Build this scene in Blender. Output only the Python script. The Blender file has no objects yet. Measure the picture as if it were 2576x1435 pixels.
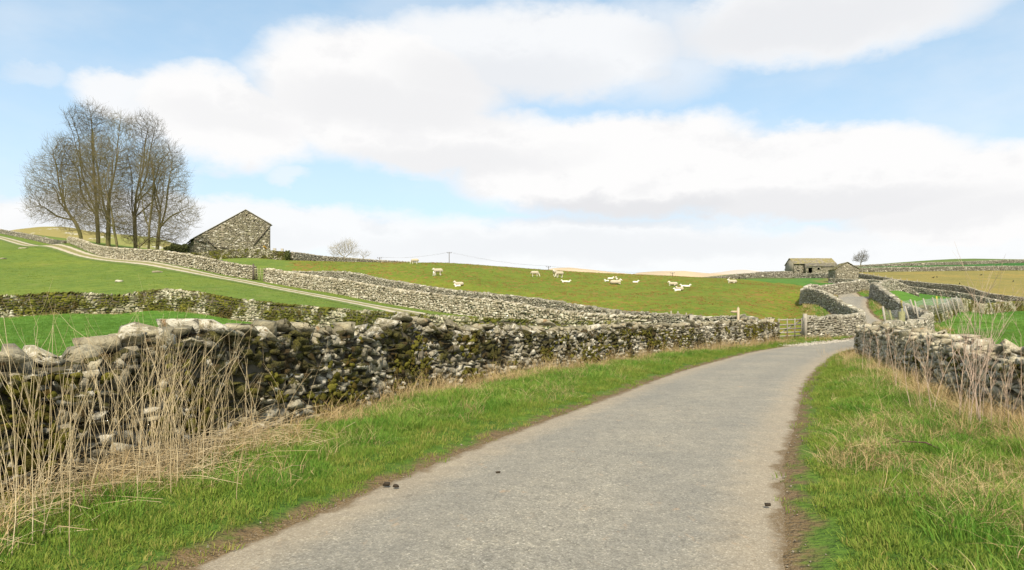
import bpy, bmesh, math, random
import numpy as np
from mathutils import Vector, Matrix
from mathutils.kdtree import KDTree

scene = bpy.context.scene
COL = scene.collection
R = math.radians
rng = np.random.default_rng(11)
rnd = random.Random(11)

# ------------------------------------------------------------------ camera
F, CX, HZ, EYE = 1717.0, 1288.0, 790.0, 1.6      # survey numbers of the photograph (2576 px wide)
cam_d = bpy.data.cameras.new("camera"); cam = bpy.data.objects.new("camera", cam_d); COL.objects.link(cam)
cam.location = (0, 0, EYE); cam.rotation_euler = (R(90), 0, 0)
cam_d.sensor_width = 36; cam_d.lens = 36 * F / 2576.0; cam_d.shift_y = (HZ - 717.5) / 2576.0
cam_d.clip_start = 0.05; cam_d.clip_end = 20000
scene.camera = cam

# ------------------------------------------------------------------ light
SUN_EL, SUN_AZ = 46.0, 178.0       # compass style: azimuth measured from +Y clockwise, sun behind and left of the camera
sun_d = bpy.data.lights.new("sun", 'SUN'); sun = bpy.data.objects.new("sun", sun_d); COL.objects.link(sun)
sd = Vector((math.sin(R(SUN_AZ)) * math.cos(R(SUN_EL)), math.cos(R(SUN_AZ)) * math.cos(R(SUN_EL)), math.sin(R(SUN_EL))))
sun.rotation_euler = (-sd).to_track_quat('-Z', 'Y').to_euler(); sun.location = (0, 0, 60)
sun_d.energy = 4.8; sun_d.angle = R(4.0); sun_d.color = (1.0, 0.89, 0.71)
scene.view_settings.view_transform = 'Standard'
try: scene.view_settings.look = 'None'
except Exception: pass
scene.view_settings.exposure = 0.36; scene.view_settings.gamma = 1.0; scene.view_settings.use_curve_mapping = False
scene.cycles.max_bounces = 5; scene.cycles.diffuse_bounces = 3; scene.cycles.transparent_max_bounces = 6
scene.cycles.use_denoising = False if False else scene.cycles.use_denoising

# ------------------------------------------------------------------ node helper
class NT:
    def __init__(s, nt): s.nt = nt; s.n = nt.nodes; s.l = nt.links
    def node(s, t, **kw):
        n = s.n.new(t)
        for k, v in kw.items(): setattr(n, k, v)
        return n
    def set(s, sock, v):
        if hasattr(v, 'is_output') or isinstance(v, bpy.types.NodeSocket): s.l.new(v, sock)
        else: sock.default_value = v
    def math(s, op, a, b=0.0, c=0.0, clamp=False):
        n = s.node('ShaderNodeMath', operation=op, use_clamp=clamp)
        s.set(n.inputs[0], a); s.set(n.inputs[1], b); s.set(n.inputs[2], c)
        return n.outputs[0]
    def mix(s, f, a, b, mode='MIX'):
        n = s.node('ShaderNodeMix', data_type='RGBA', blend_type=mode)
        s.set(n.inputs[0], f)
        for i, v in ((6, a), (7, b)):
            if isinstance(v, tuple): v = (*v[:3], 1.0)
            s.set(n.inputs[i], v)
        return n.outputs[2]
    def noise(s, vec, scale, detail=3.0, rough=0.55, dist=0.0, out=0):
        n = s.node('ShaderNodeTexNoise'); s.l.new(vec, n.inputs['Vector'])
        n.inputs['Scale'].default_value = scale; n.inputs['Detail'].default_value = detail
        n.inputs['Roughness'].default_value = rough; n.inputs['Distortion'].default_value = dist
        return n.outputs[out]
    def ramp(s, f, stops):
        n = s.node('ShaderNodeValToRGB'); s.set(n.inputs[0], f); cr = n.color_ramp
        while len(cr.elements) < len(stops): cr.elements.new(0.5)
        for e, (p, c) in zip(cr.elements, stops): e.position = p; e.color = (*c[:3], 1.0)
        return n.outputs[0]
    def smooth(s, v, a, b):
        n = s.node('ShaderNodeMapRange', interpolation_type='SMOOTHSTEP'); s.set(n.inputs[0], v)
        s.set(n.inputs[1], a); s.set(n.inputs[2], b); n.inputs[3].default_value = 0; n.inputs[4].default_value = 1
        return n.outputs[0]
    def scalevec(s, vec, sc):
        n = s.node('ShaderNodeVectorMath', operation='MULTIPLY'); s.l.new(vec, n.inputs[0]); n.inputs[1].default_value = sc
        return n.outputs[0]

def new_mat(name):
    m = bpy.data.materials.new(name); m.use_nodes = True
    t = NT(m.node_tree); b = m.node_tree.nodes['Principled BSDF']; b.inputs['Roughness'].default_value = 0.85
    b.inputs['Specular IOR Level'].default_value = 0.25
    return m, t, b

# ------------------------------------------------------------------ world: Nishita sky with fair-weather cloud
world = bpy.data.worlds.new("World"); scene.world = world; world.use_nodes = True
w = NT(world.node_tree)
bg = world.node_tree.nodes['Background']
sky = w.node('ShaderNodeTexSky'); sky.sky_type = 'NISHITA'; sky.sun_disc = False
sky.sun_elevation = R(SUN_EL); sky.sun_rotation = R(SUN_AZ); sky.air_density = 1.0; sky.dust_density = 0.6; sky.ozone_density = 1.2
tc = w.node('ShaderNodeTexCoord'); dirv = tc.outputs['Generated']
sep = w.node('ShaderNodeSeparateXYZ'); w.l.new(dirv, sep.inputs[0]); dx, dy, dz = sep.outputs
az = w.math('MULTIPLY', w.math('ARCTAN2', dx, dy), 180 / math.pi)       # degrees
el = w.math('MULTIPLY', w.math('ARCSINE', dz), 180 / math.pi)
def pazel(px, py):
    a = math.atan((px - CX) / F); return math.degrees(a), math.degrees(math.atan((HZ - py) / F * math.cos(a)))
nzl = w.noise(w.scalevec(dirv, (1, 1, 2.2)), 3.2, 6, 0.55)
nzh = w.noise(w.scalevec(dirv, (1, 1, 1.8)), 11.0, 6, 0.6)
naz = w.math('ADD', az, w.math('MULTIPLY', w.math('SUBTRACT', nzl, 0.5), 10.0))
nel = w.math('ADD', el, w.math('MULTIPLY', w.math('SUBTRACT', nzh, 0.5), 3.6))
def blob(x, y, rx, ry, amp=1.0, soft=0.5):
    """cloud bank centred in direction (x,y), radii in photograph pixels; 1 inside, 0 outside"""
    a, e = pazel(x, y); k = 57.3 / F
    ca = math.cos(math.radians(a)) ** 2
    u = w.math('MULTIPLY', w.math('SUBTRACT', naz, a), 1 / (rx * k * ca)); v = w.math('MULTIPLY', w.math('SUBTRACT', nel, e), 1 / (ry * k))
    d2 = w.math('ADD', w.math('MULTIPLY', u, u), w.math('MULTIPLY', v, v))
    return w.math('MULTIPLY', w.smooth(d2, 1.0 + soft, 1.0 - soft), amp)
CLOUDS = [(330, 250, 150, 55, .9, .5), (560, 300, 260, 105, 1, .45), (960, 240, 330, 165, 1, .4), (1350, 130, 380, 105, .9, .6),
          (1120, 350, 350, 85, 1, .5), (1560, 420, 420, 125, 1, .35), (2000, 440, 480, 110, 1, .35), (2480, 500, 420, 115, 1, .4),
          (2050, 40, 480, 95, .95, .6), (1620, 120, 260, 110, .6, .8), (560, 575, 640, 70, .9, .5), (-50, 540, 200, 50, .95, .5), (1400, 620, 700, 75, .9, .6),
          (2150, 640, 800, 70, .9, .6), (690, 440, 60, 18, .5, .8), (100, 180, 90, 22, .35, .9)]
dens = None
for c in CLOUDS:
    b_ = blob(*c); dens = b_ if dens is None else w.math('MAXIMUM', dens, b_)
# the unseen rest of the sky carries broken cloud, thickened for brighter ambient
gen = w.smooth(nzl, 0.40, 0.54)
away = w.smooth(w.math('ABSOLUTE', az), 48.0, 62.0)
high = w.smooth(el, 30.0, 38.0)
dens = w.math('MAXIMUM', dens, w.math('MULTIPLY', gen, w.math('MAXIMUM', away, high)))
horizon = w.smooth(el, 4.5, 0.5)
dens = w.math('MAXIMUM', dens, w.math('MULTIPLY', horizon, 0.9), clamp=True)
wisp = w.math('MULTIPLY', w.smooth(nzl, 0.42, 0.72), 0.30)
dens = w.math('MAXIMUM', dens, wisp)
GREY = [(1560, 535, 330, 34, .75, .8), (2000, 520, 420, 40, .55, .8), (1000, 260, 330, 60, .45, .9), (1150, 400, 300, 40, .45, .9), (2000, 60, 430, 60, .55, .9),
        (1250, 200, 250, 60, .45, .9), (1500, 620, 600, 35, .35, .9), (2300, 540, 350, 35, .4, .9), (560, 300, 200, 40, .3, .9), (500, 600, 400, 30, .25, .9)]
gr = None
for g in GREY:
    b_ = blob(*g); gr = b_ if gr is None else w.math('MAXIMUM', gr, b_)
gr = w.math('MAXIMUM', gr, w.math('MULTIPLY', w.smooth(nzh, 0.5, 0.68), 0.30), clamp=True)
cloudc = w.mix(gr, (0.775, 0.770, 0.768), (0.595, 0.60, 0.622))
nish = w.node('ShaderNodeVectorMath', operation='MULTIPLY'); w.l.new(sky.outputs[0], nish.inputs[0]); nish.inputs[1].default_value = (0.125, 0.13, 0.128)
lift = w.mix(0.45, nish.outputs[0], (0.48, 0.70, 0.87))
lift = w.mix(w.math('MULTIPLY', w.smooth(el, 24.0, 3.0), .55), lift, (0.62, 0.745, 0.85))
skyc = w.mix(dens, lift, cloudc)
w.l.new(skyc, bg.inputs['Color']); bg.inputs['Strength'].default_value = 1.0

# ------------------------------------------------------------------ survey helpers
def PX(px, Y): return (px - CX) / F * Y
def PZ(py, Y): return EYE + (HZ - py) / F * Y

# road centre line and boundary lines (x px, distance, ground z)
ROAD = [(-6.4, -16), (-3.9, -6), (-1.9, 0), (-.17, 4.26), (1.17, 7.6), (2.55, 10.6), (6.2, 18.3), (8.9, 23.3), (11.6, 28), (15.4, 33.5), (19.7, 38.5), (23.1, 42.5),
        (25.3, 46.5), (26.6, 51), (28.2, 57), (31.1, 63), (34.3, 68), (36.6, 74), (38.2, 80)]
# wall lines: (px, Y, z_base, height)
def T(px, Y, ytop, h): return (px, Y, PZ(ytop, Y) - h, h)
def B_(px, Y, ybase, h): return (px, Y, PZ(ybase, Y), h)
def XY(X, Y, z, h): return (CX + X / Y * F, Y, z, h)
WA1 = [B_(173, 112, 611, .95), B_(215, 103, 627, 1.2), B_(278, 93, 649, 1.45), B_(393, 84, 659, 1.45), B_(491, 80, 675, 1.5), B_(604, 76, 699, 1.5), B_(642, 74.6, 704, 1.5)]
WA2 = [B_(668, 73.6, 709, 1.5), B_(776, 70, 728, 1.48), B_(862, 66, 742, 1.48), B_(947, 62, 759, 1.45), B_(1033, 58.5, 774, 1.42), B_(1148, 54, 791, 1.42),
       T(1275, 50, 759, 1.35), T(1405, 45, 781, 1.3), T(1520, 42, 790, 1.3), T(1640, 40.2, 797, 1.3)]
WA0 = [T(-120, 200, 556, 1.0), T(0, 165, 577, 1.0), T(85, 140, 592, 1.0), T(164, 118, 606, .8)]
WB = [T(735, 83, 682, 1.1), T(905, 76, 688, 1.2), T(947, 74, 699, 1.2), T(1033, 69, 713, 1.2), T(1134, 64, 729, 1.2), T(1275, 58.5, 743, 1.2), T(1449, 52, 766, 1.2),
      T(1569, 47.5, 783, 1.2), T(1665, 44.5, 791, 1.2), T(1769, 42, 799, 1.2), T(1903, 38.6, 800, 1.3)]
WC = [T(-260, 42, 748, 1.35), T(0, 44, 744, 1.4), T(190, 45.5, 735, 1.4), T(300, 46.5, 741, 1.3), T(373, 47.2, 730, 1.4), T(480, 46, 733, 1.37), T(585, 45, 751, 1.35), T(700, 43.5, 763, 1.35),
      T(852, 41.5, 777, 1.35), T(1000, 39, 788, 1.3), T(1150, 37.6, 797, 1.25), T(1300, 36.2, 804, 1.2), T(1450, 35.2, 809, 1.2), T(1600, 34.8, 812, 1.2)]
WD = [T(455, 108, 637, 1.4), T(540, 108.5, 631, 1.4), T(640, 108, 627, 1.4), T(725, 106, 634, 1.35)]
WE = [T(733, 106, 634, 1.3), T(804, 115, 643, 1.3), T(890, 122, 650, 1.3), T(965, 128, 655, 1.3), T(1033, 132, 659, 1.3), T(1085, 136, 664, 1.3)]
WL = [XY(17.75, 41.3, .0, 1.35), (2110, 43.6, .1, 1.3), (2155, 45.3, .25, 1.3), T(2168, 47.5, 787, 1.3), T(2148, 51, 781, 1.3), T(2108, 56, 769, 1.35), T(2060, 61, 757, 1.35), T(2024, 66, 743, 1.35),
      T(2022, 70, 731, 1.35), T(2050, 74, 711, 1.35), T(2100, 77, 699, 1.4), T(2150, 78, 711, 1.35), T(2186, 80, 735, 1.2)]
WR = [XY(14.7, 28.0, 0, 1.05), XY(17.6, 32, 0, 1.1), XY(21.6, 37, .0, 1.1), XY(25, 41.5, .2, 1.15), XY(27.8, 45.6, .5, 1.15), (2305, 49, .75, 1.2), T(2256, 54.5, 764, 1.3), T(2222, 59, 752, 1.3),
      T(2199, 64, 738, 1.35), T(2198, 70, 724, 1.35), T(2214, 76, 712, 1.35), T(2236, 80, 704, 1.4), T(2258, 82, 709, 1.3)]
WRB = [T(2260, 83, 711, 1.3), T(2285, 83, 722, .95), T(2310, 82, 742, .35)]
WP = [(2320, 49.5, .68, 1.3), B_(2375, 60, 806, 1.28), B_(2464, 78, 791, 1.2), B_(2576, 95, 782, 1.25), B_(2760, 112, 778, 1.25)]
W6 = [T(2085, 146, 700, 1.1), T(2157, 140, 703, 1.1), T(2225, 130, 707, 1.1), T(2290, 121, 721, 1.0), T(2397, 112, 734, 1.0), T(2480, 104, 749, 1.0), T(2560, 98, 764, .9)]
W7 = [T(2160, 190, 688, 1.3), T(2260, 165, 704, 1.3), T(2347, 150, 713, 1.35), T(2430, 138, 721, 1.4), T(2480, 130, 736, 1.35), T(2576, 122, 748, 1.3), T(2750, 116, 757, 1.3)]
W8 = [T(2150, 226, 674, 1.5), T(2300, 226, 672, 1.5), T(2450, 226, 670, 1.5), T(2576, 226, 669, 1.5), T(2760, 226, 669, 1.5)]
W9 = [T(2146, 335, 668, 1.7), T(2256, 338, 663, 1.7), T(2400, 342, 659, 1.7), T(2576, 345, 653, 1.7), T(2760, 345, 650, 1.7)]
W10 = [T(1740, 205, 699, 1.1), T(1811, 200, 695, 1.3), T(1860, 198, 689, 1.4), T(2000, 198, 688, 1.4), T(2092, 188, 688, 1.4)]
W10B = [T(1900, 216, 685, 1.2), T(1940, 217, 683, 1.2), T(1994, 218, 683, 1.2)]
W11 = [T(2000, 120, 727, .6), T(2055, 112, 727, .6)]
# near walls in metres: X, Y, height
WN = [(-5.6, -8, 1.25), (-5.0, 0, 1.27), (-4.75, 2.5, 1.27), (-4.1, 5.5, 1.25), (-3.88, 6.2, 1.27), (-3.78, 6.6, 1.39), (-3.2, 9.5, 1.39), (-2.5, 12, 1.38), (-2.1, 13.2, 1.50), (-1.6, 14.2, 1.36), (.1, 17, 1.25), (4.4, 24, 1.19), (9.3, 30.5, 1.20), (13.9, 36.3, 1.24)]
WQ = [(5.9, -6, 1.1), (6.35, 4, 1.1), (7.55, 10.2, 1.06), (9.1, 14.5, 1.08), (11.3, 20.5, 1.14), (13.2, 25.6, 1.10), (14.0, 27.0, 1.02)]

CT = []
for L in (WA0, WA1, WA2, WB, WC, WD, WE, WL, WR, WRB, WP, W6, W7, W8, W9, W10, W10B, W11):
    for p in L: CT.append((p[0], p[1], p[2]))
for px in (-300, 0, 400, 800, 1200, 1600, 2000, 2400, 2800):
    for Y in (3, 5.5, 9): CT.append((px, Y, 0.0))
for px, Y, z in [(0, 13, .03), (0, 20, .25), (0, 30, .68), (-300, 20, .3), (-300, 30, .7), (400, 13, 0), (400, 20, .2), (400, 32, .85), (800, 15, 0), (800, 25, .15), (1150, 25, 0), (1150, 16, 0), (1400, 30, 0), (1400, 20, 0),
                 (1700, 16, 0), (1700, 26, 0), (1700, 34, 0), (1900, 20, 0), (1900, 30, 0), (2100, 15, 0), (2100, 24, 0), (2100, 32, 0), (2000, 37, 0), (2300, 20, 0), (2450, 15, 0), (2576, 20, .1), (2450, 30, .42), (2600, 30, .4),
                 (2150, 39, .0), (2060, 41, .0), (575, 118, 10.6), (690, 117, 10.2), (200, 118, 14.1), (300, 112, 11.9), (400, 112, 11.2), (2185, 46.5, .35), (2174, 51, .85), (2137, 57, 1.95), (2136, 63, 2.95), (2150, 68, 3.38), (2110, 76, 3.3), (2110, 88, 3.4), (1940, 38, 0.0)]:
    CT.append((px, Y, z))
for px, Y, py in [(0, 55, 740), (0, 72, 690), (0, 90, 658), (0, 120, 618), (0, 145, 597), (-300, 60, 725), (-300, 90, 650), (-300, 150, 580), (200, 60, 725), (200, 80, 677), (200, 97, 641), (400, 60, 718), (400, 72, 692), (620, 55, 745), (640, 68, 716), (860, 58, 758), (860, 50, 776),
                  (1060, 47, 793), (860, 88, 683), (860, 105, 659), (1000, 85, 690), (1000, 102, 662), (1130, 80, 704), (1130, 102, 663), (1275, 66, 745), (1275, 80, 712), (1275, 95, 684), (1275, 108, 673), (1450, 60, 765),
                  (1450, 80, 722), (1450, 100, 690), (1450, 112, 684.5), (1600, 55, 785), (1600, 75, 735), (1600, 100, 697), (1600, 115, 691), (1769, 50, 796), (1769, 70, 745), (1769, 95, 709), (1769, 118, 699), (1900, 48, 815), (1900, 60, 778),
                  (1900, 80, 738), (1900, 105, 714), (1900, 125, 707), (1900, 150, 711), (1900, 175, 703), (2000, 90, 728), (2000, 110, 717), (2000, 130, 712), (2000, 155, 711), (2000, 180, 702),
                  (1130, 140, 670), (1130, 180, 690), (1300, 150, 690), (1450, 150, 698), (1600, 150, 702), (1700, 165, 706),
                  (2576, 50, 828), (2576, 75, 797), (2440, 50, 816), (2320, 65, 774), (2320, 78, 752), (2410, 88, 768), (2350, 95, 748), (2350, 178, 705), (2576, 150, 735), (2576, 185, 708), (2400, 205, 690),
                  (2150, 300, 673), (2350, 300, 668), (2576, 300, 664), (2180, 480, 668), (2300, 480, 658), (2428, 480, 651), (2576, 480, 654), (2800, 480, 650), (2150, 800, 690), (2428, 800, 672), (2700, 800, 668),
                  (-300, 250, 560), (0, 250, 594), (200, 250, 609), (400, 250, 634), (700, 250, 655), (1000, 250, 682), (1300, 250, 705), (1600, 260, 712), (1850, 250, 690), (2050, 250, 681),
                  (-300, 500, 600), (0, 500, 612), (400, 500, 650), (800, 500, 690), (1200, 500, 716), (1600, 500, 724), (1900, 500, 712), (-300, 1200, 680), (400, 1200, 705), (900, 1200, 730), (1500, 1200, 752), (2000, 1200, 735), (2500, 1200, 700),
                  (-300, 4000, 775), (500, 4000, 775), (1200, 4000, 775), (1900, 4000, 775), (2700, 4000, 775)]:
    CT.append((px, Y, PZ(py, Y)))
CT = np.array(CT)
def feat(px, Y): return np.stack([(np.clip(px, -420, 2950) - CX) / F * 1.6, np.log(np.maximum(Y, 2.0))], -1)
_cp = feat(CT[:, 0], CT[:, 1]); _cv = CT[:, 2] / CT[:, 1]
def _phi(d): return d * d * np.log(d + 1e-9)
_n = len(_cp)
_K = _phi(np.linalg.norm(_cp[:, None] - _cp[None], axis=-1)) + np.eye(_n) * 2e-4
_P = np.concatenate([np.ones((_n, 1)), _cp], 1)
_A = np.block([[_K, _P], [_P.T, np.zeros((3, 3))]])
_w = np.linalg.solve(_A, np.concatenate([_cv, np.zeros(3)]))
def tps(X, Y):
    X = np.asarray(X, float).ravel(); Y = np.asarray(Y, float).ravel()
    Yc = np.maximum(Y, np.maximum(np.abs(X) / .97, .5)); q = feat(CX + X / Yc * F, Yc)
    out = np.empty(len(X))
    for i in range(0, len(X), 20000):
        qq = q[i:i + 20000]
        D = _phi(np.sqrt(((qq[:, None] - _cp[None]) ** 2).sum(-1)))
        out[i:i + 20000] = D @ _w[:_n] + _w[_n] + qq @ _w[_n + 1:]
    z = out * Yc
    k = np.clip((Yc - 4) / 6, 0, 1); k = k * k * (3 - 2 * k)
    return z * k

def catmull(pts, step, nd=2):
    """smooth polyline through pts (any number of columns) resampled at about step metres"""
    P = np.array(pts, float); out = []
    for i in range(len(P) - 1):
        p0 = P[max(i - 1, 0)]; p1 = P[i]; p2 = P[i + 1]; p3 = P[min(i + 2, len(P) - 1)]
        n = max(2, int(np.linalg.norm((p2 - p1)[:nd]) / step))
        t = np.linspace(0, 1, n, endpoint=False)[:, None]
        # centripetal-ish: scale tangents by segment length
        L = np.linalg.norm((p2 - p1)[:nd]); a = np.linalg.norm((p1 - p0)[:nd]) + 1e-6; b = np.linalg.norm((p3 - p2)[:nd]) + 1e-6
        m1 = ((p1 - p0) / a * L + (p2 - p1)) / 2 if i > 0 else (p2 - p1)
        m2 = ((p3 - p2) / b * L + (p2 - p1)) / 2 if i < len(P) - 2 else (p2 - p1)
        out.append((2 * t**3 - 3 * t**2 + 1) * p1 + (t**3 - 2 * t**2 + t) * m1 + (-2 * t**3 + 3 * t**2) * p2 + (t**3 - t**2) * m2)
    out.append(P[-1:]); return np.concatenate(out)

RC = catmull(ROAD, .35)
RZ = tps(RC[:, 0], RC[:, 1]); k_ = np.clip((RC[:, 1] - 36) / 8, 0, 1); RZ = RZ * k_
kern = np.ones(9) / 9
for _ in range(2): RZ = np.convolve(np.pad(RZ, 4, mode='edge'), kern, 'valid')
HW = np.interp(RC[:, 1], [0, 5, 10, 20, 40, 60, 80], [1.75, 1.74, 1.70, 1.66, 1.58, 1.52, 1.5])
def road_d(X, Y):
    """signed distance to road edge (negative on the road), side and road z, for points near the road"""
    X = np.asarray(X, float).ravel(); Y = np.asarray(Y, float).ravel()
    d = np.full(len(X), 99.0); z = np.zeros(len(X)); side = np.zeros(len(X))
    near = np.where((X > -16) & (X < 52) & (Y > -26) & (Y < 120))[0]
    seg = np.diff(RC, axis=0)
    for i in range(0, len(near), 8000):
        ii = near[i:i + 8000]
        D2 = (X[ii, None] - RC[None, :, 0]) ** 2 + (Y[ii, None] - RC[None, :, 1]) ** 2
        j = D2.argmin(1); jj = np.minimum(j, len(seg) - 1)
        ddx = X[ii] - RC[j, 0]; ddy = Y[ii] - RC[j, 1]
        tx, ty = seg[jj, 0], seg[jj, 1]; ln = np.hypot(tx, ty)
        cr = (ddx * ty - ddy * tx) / ln      # + right
        dd = np.where((j == 0) | (j == len(RC) - 1), np.sqrt(D2[np.arange(len(ii)), j]), np.abs(cr))
        dd = np.maximum(dd, np.sqrt(D2[np.arange(len(ii)), j]) - .2)
        d[ii] = dd - HW[j]; z[ii] = RZ[j]; side[ii] = np.sign(cr)
    return d, z, side
def vnoise(X, Y, s, seed=0):
    """cheap smooth value noise in numpy, 0..1"""
    g = np.random.default_rng(seed).random((256, 256))
    x = np.asarray(X) / s; y = np.asarray(Y) / s; xi = np.floor(x).astype(int); yi = np.floor(y).astype(int)
    fx = x - xi; fy = y - yi; fx = fx * fx * (3 - 2 * fx); fy = fy * fy * (3 - 2 * fy)
    a = g[xi % 256, yi % 256]; b = g[(xi + 1) % 256, yi % 256]; c = g[xi % 256, (yi + 1) % 256]; d = g[(xi + 1) % 256, (yi + 1) % 256]
    return (a * (1 - fx) + b * fx) * (1 - fy) + (c * (1 - fx) + d * fx) * fy
def ground(X, Y, raw=False):
    X = np.asarray(X, float).ravel(); Y = np.asarray(Y, float).ravel()
    z = tps(X, Y); d, rz, side = road_d(X, Y)
    k = np.clip((4.0 - d) / 3.2, 0, 1); k = k * k * (3 - 2 * k); k = np.where(d > 50, 0, k)
    z = z * (1 - k) + rz * k
    verge = np.clip(d / .8, 0, 1) * .09 + (vnoise(X, Y, 1.1, 3) - .5) * .10 * np.clip(d / .5, 0, 1) + (vnoise(X, Y, .37, 5) - .5) * .04 * np.clip(d / .3, 0, 1)
    onroad = np.clip(-(d - .02) / .3, 0, 1) * .07
    fall = np.clip((12 - np.abs(d)) / 6, 0, 1)
    return z + verge * fall - onroad
def hit(px, py, y0=5.0, y1=600.0):
    """where the sight line through a surveyed pixel meets the ground"""
    Ys = np.exp(np.linspace(math.log(y0), math.log(y1), 700)); Xs = PX(px, Ys)
    g = ground(Xs, Ys); r = PZ(py, Ys); ok = np.where(g >= r)[0]
    if len(ok) == 0:
        i = int(np.argmin(r - g))
    else: i = int(ok[0])
    return float(Xs[i]), float(Ys[i]), float(g[i])

# ------------------------------------------------------------------ object helpers
def tag(o, label=None, cat=None, group=None, kind=None):
    if label: o['label'] = label
    if cat: o['category'] = cat
    if group: o['group'] = group
    if kind: o['kind'] = kind
    return o
def mesh_np(name, V, Fc, mat=None, smooth=False):
    """V (n,3), Fc: (m,k) array or list of arrays of equal k"""
    me = bpy.data.meshes.new(name)
    groups = Fc if isinstance(Fc, list) else [Fc]
    groups = [np.asarray(g) for g in groups if len(g)]
    nl = sum(g.size for g in groups); nf = sum(len(g) for g in groups)
    me.vertices.add(len(V)); me.vertices.foreach_set('co', np.asarray(V, np.float32).ravel())
    me.loops.add(nl); me.loops.foreach_set('vertex_index', np.concatenate([g.ravel() for g in groups]).astype(np.int32))
    st = []; c = 0
    for g in groups:
        st.append(np.arange(len(g)) * g.shape[1] + c); c += g.size
    me.polygons.add(nf); me.polygons.foreach_set('loop_start', np.concatenate(st).astype(np.int32))
    me.update(calc_edges=True); me.validate()
    if smooth: me.polygons.foreach_set('use_smooth', np.ones(len(me.polygons), bool))
    if mat: me.materials.append(mat)
    return me
def obj(name, me, parent=None, loc=None):
    o = bpy.data.objects.new(name, me); COL.objects.link(o)
    if loc is not None: o.location = loc
    if parent is not None: o.parent = parent
    return o
def empty(name, loc=(0, 0, 0)):
    o = bpy.data.objects.new(name, None); COL.objects.link(o); o.location = loc; o.empty_display_size = .3
    return o
class MB:
    """small mesh builder with world/local coordinates"""
    def __init__(s): s.v = []; s.q = []; s.t = []
    def box(s, c, size, rot=None, taper=1.0):
        b = len(s.v); sx, sy, sz = [a / 2 for a in size]
        for z in (-1, 1):
            k = taper if z > 0 else 1
            for x, y in ((-1, -1), (1, -1), (1, 1), (-1, 1)):
                v = Vector((x * sx * k, y * sy * k, z * sz))
                if rot is not None: v = rot @ v
                s.v.append(tuple(v + Vector(c)))
        for f in ((0, 3, 2, 1), (4, 5, 6, 7), (0, 1, 5, 4), (1, 2, 6, 5), (2, 3, 7, 6), (3, 0, 4, 7)): s.q.append([b + i for i in f])
    def tube(s, pts, rad, n=6):
        b = len(s.v); m = len(pts)
        for i, p in enumerate(pts):
            p = Vector(p); t = (Vector(pts[min(i + 1, m - 1)]) - Vector(pts[max(i - 1, 0)])).normalized()
            a = t.cross(Vector((0, 0, 1)) if abs(t.z) < .9 else Vector((1, 0, 0))).normalized(); c = t.cross(a)
            r = rad[i] if hasattr(rad, '__len__') else rad
            for k in range(n):
                th = 2 * math.pi * k / n; s.v.append(tuple(p + (a * math.cos(th) + c * math.sin(th)) * r))
        for i in range(m - 1):
            for k in range(n):
                s.q.append([b + i * n + k, b + i * n + (k + 1) % n, b + (i + 1) * n + (k + 1) % n, b + (i + 1) * n + k])
        for k in range(1, n - 1):
            s.t.append([b, b + k + 1, b + k]); e = b + (m - 1) * n; s.t.append([e, e + k, e + k + 1])
    def poly(s, vs):
        b = len(s.v); s.v += [tuple(v) for v in vs]; n = len(vs)
        if n == 4: s.q.append([b, b + 1, b + 2, b + 3])
        else:
            for k in range(1, n - 1): s.t.append([b, b + k, b + k + 1])
    def slab(s, vs, off):
        """solid between polygon vs and vs+off"""
        n = len(vs); b = len(s.v); off = Vector(off)
        s.v += [tuple(Vector(v)) for v in vs] + [tuple(Vector(v) + off) for v in vs]
        for k in range(1, n - 1): s.t.append([b, b + k + 1, b + k]); s.t.append([b + n, b + n + k, b + n + k + 1])
        for k in range(n): s.q.append([b + k, b + (k + 1) % n, b + n + (k + 1) % n, b + n + k])
    def mesh(s, name, mat, smooth=False):
        g = []
        if s.q: g.append(np.array(s.q))
        if s.t: g.append(np.array(s.t))
        me = mesh_np(name, np.array(s.v), g, mat, smooth)
        bm = bmesh.new(); bm.from_mesh(me); bmesh.ops.recalc_face_normals(bm, faces=bm.faces); bm.to_mesh(me); bm.free()
        return me

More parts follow.
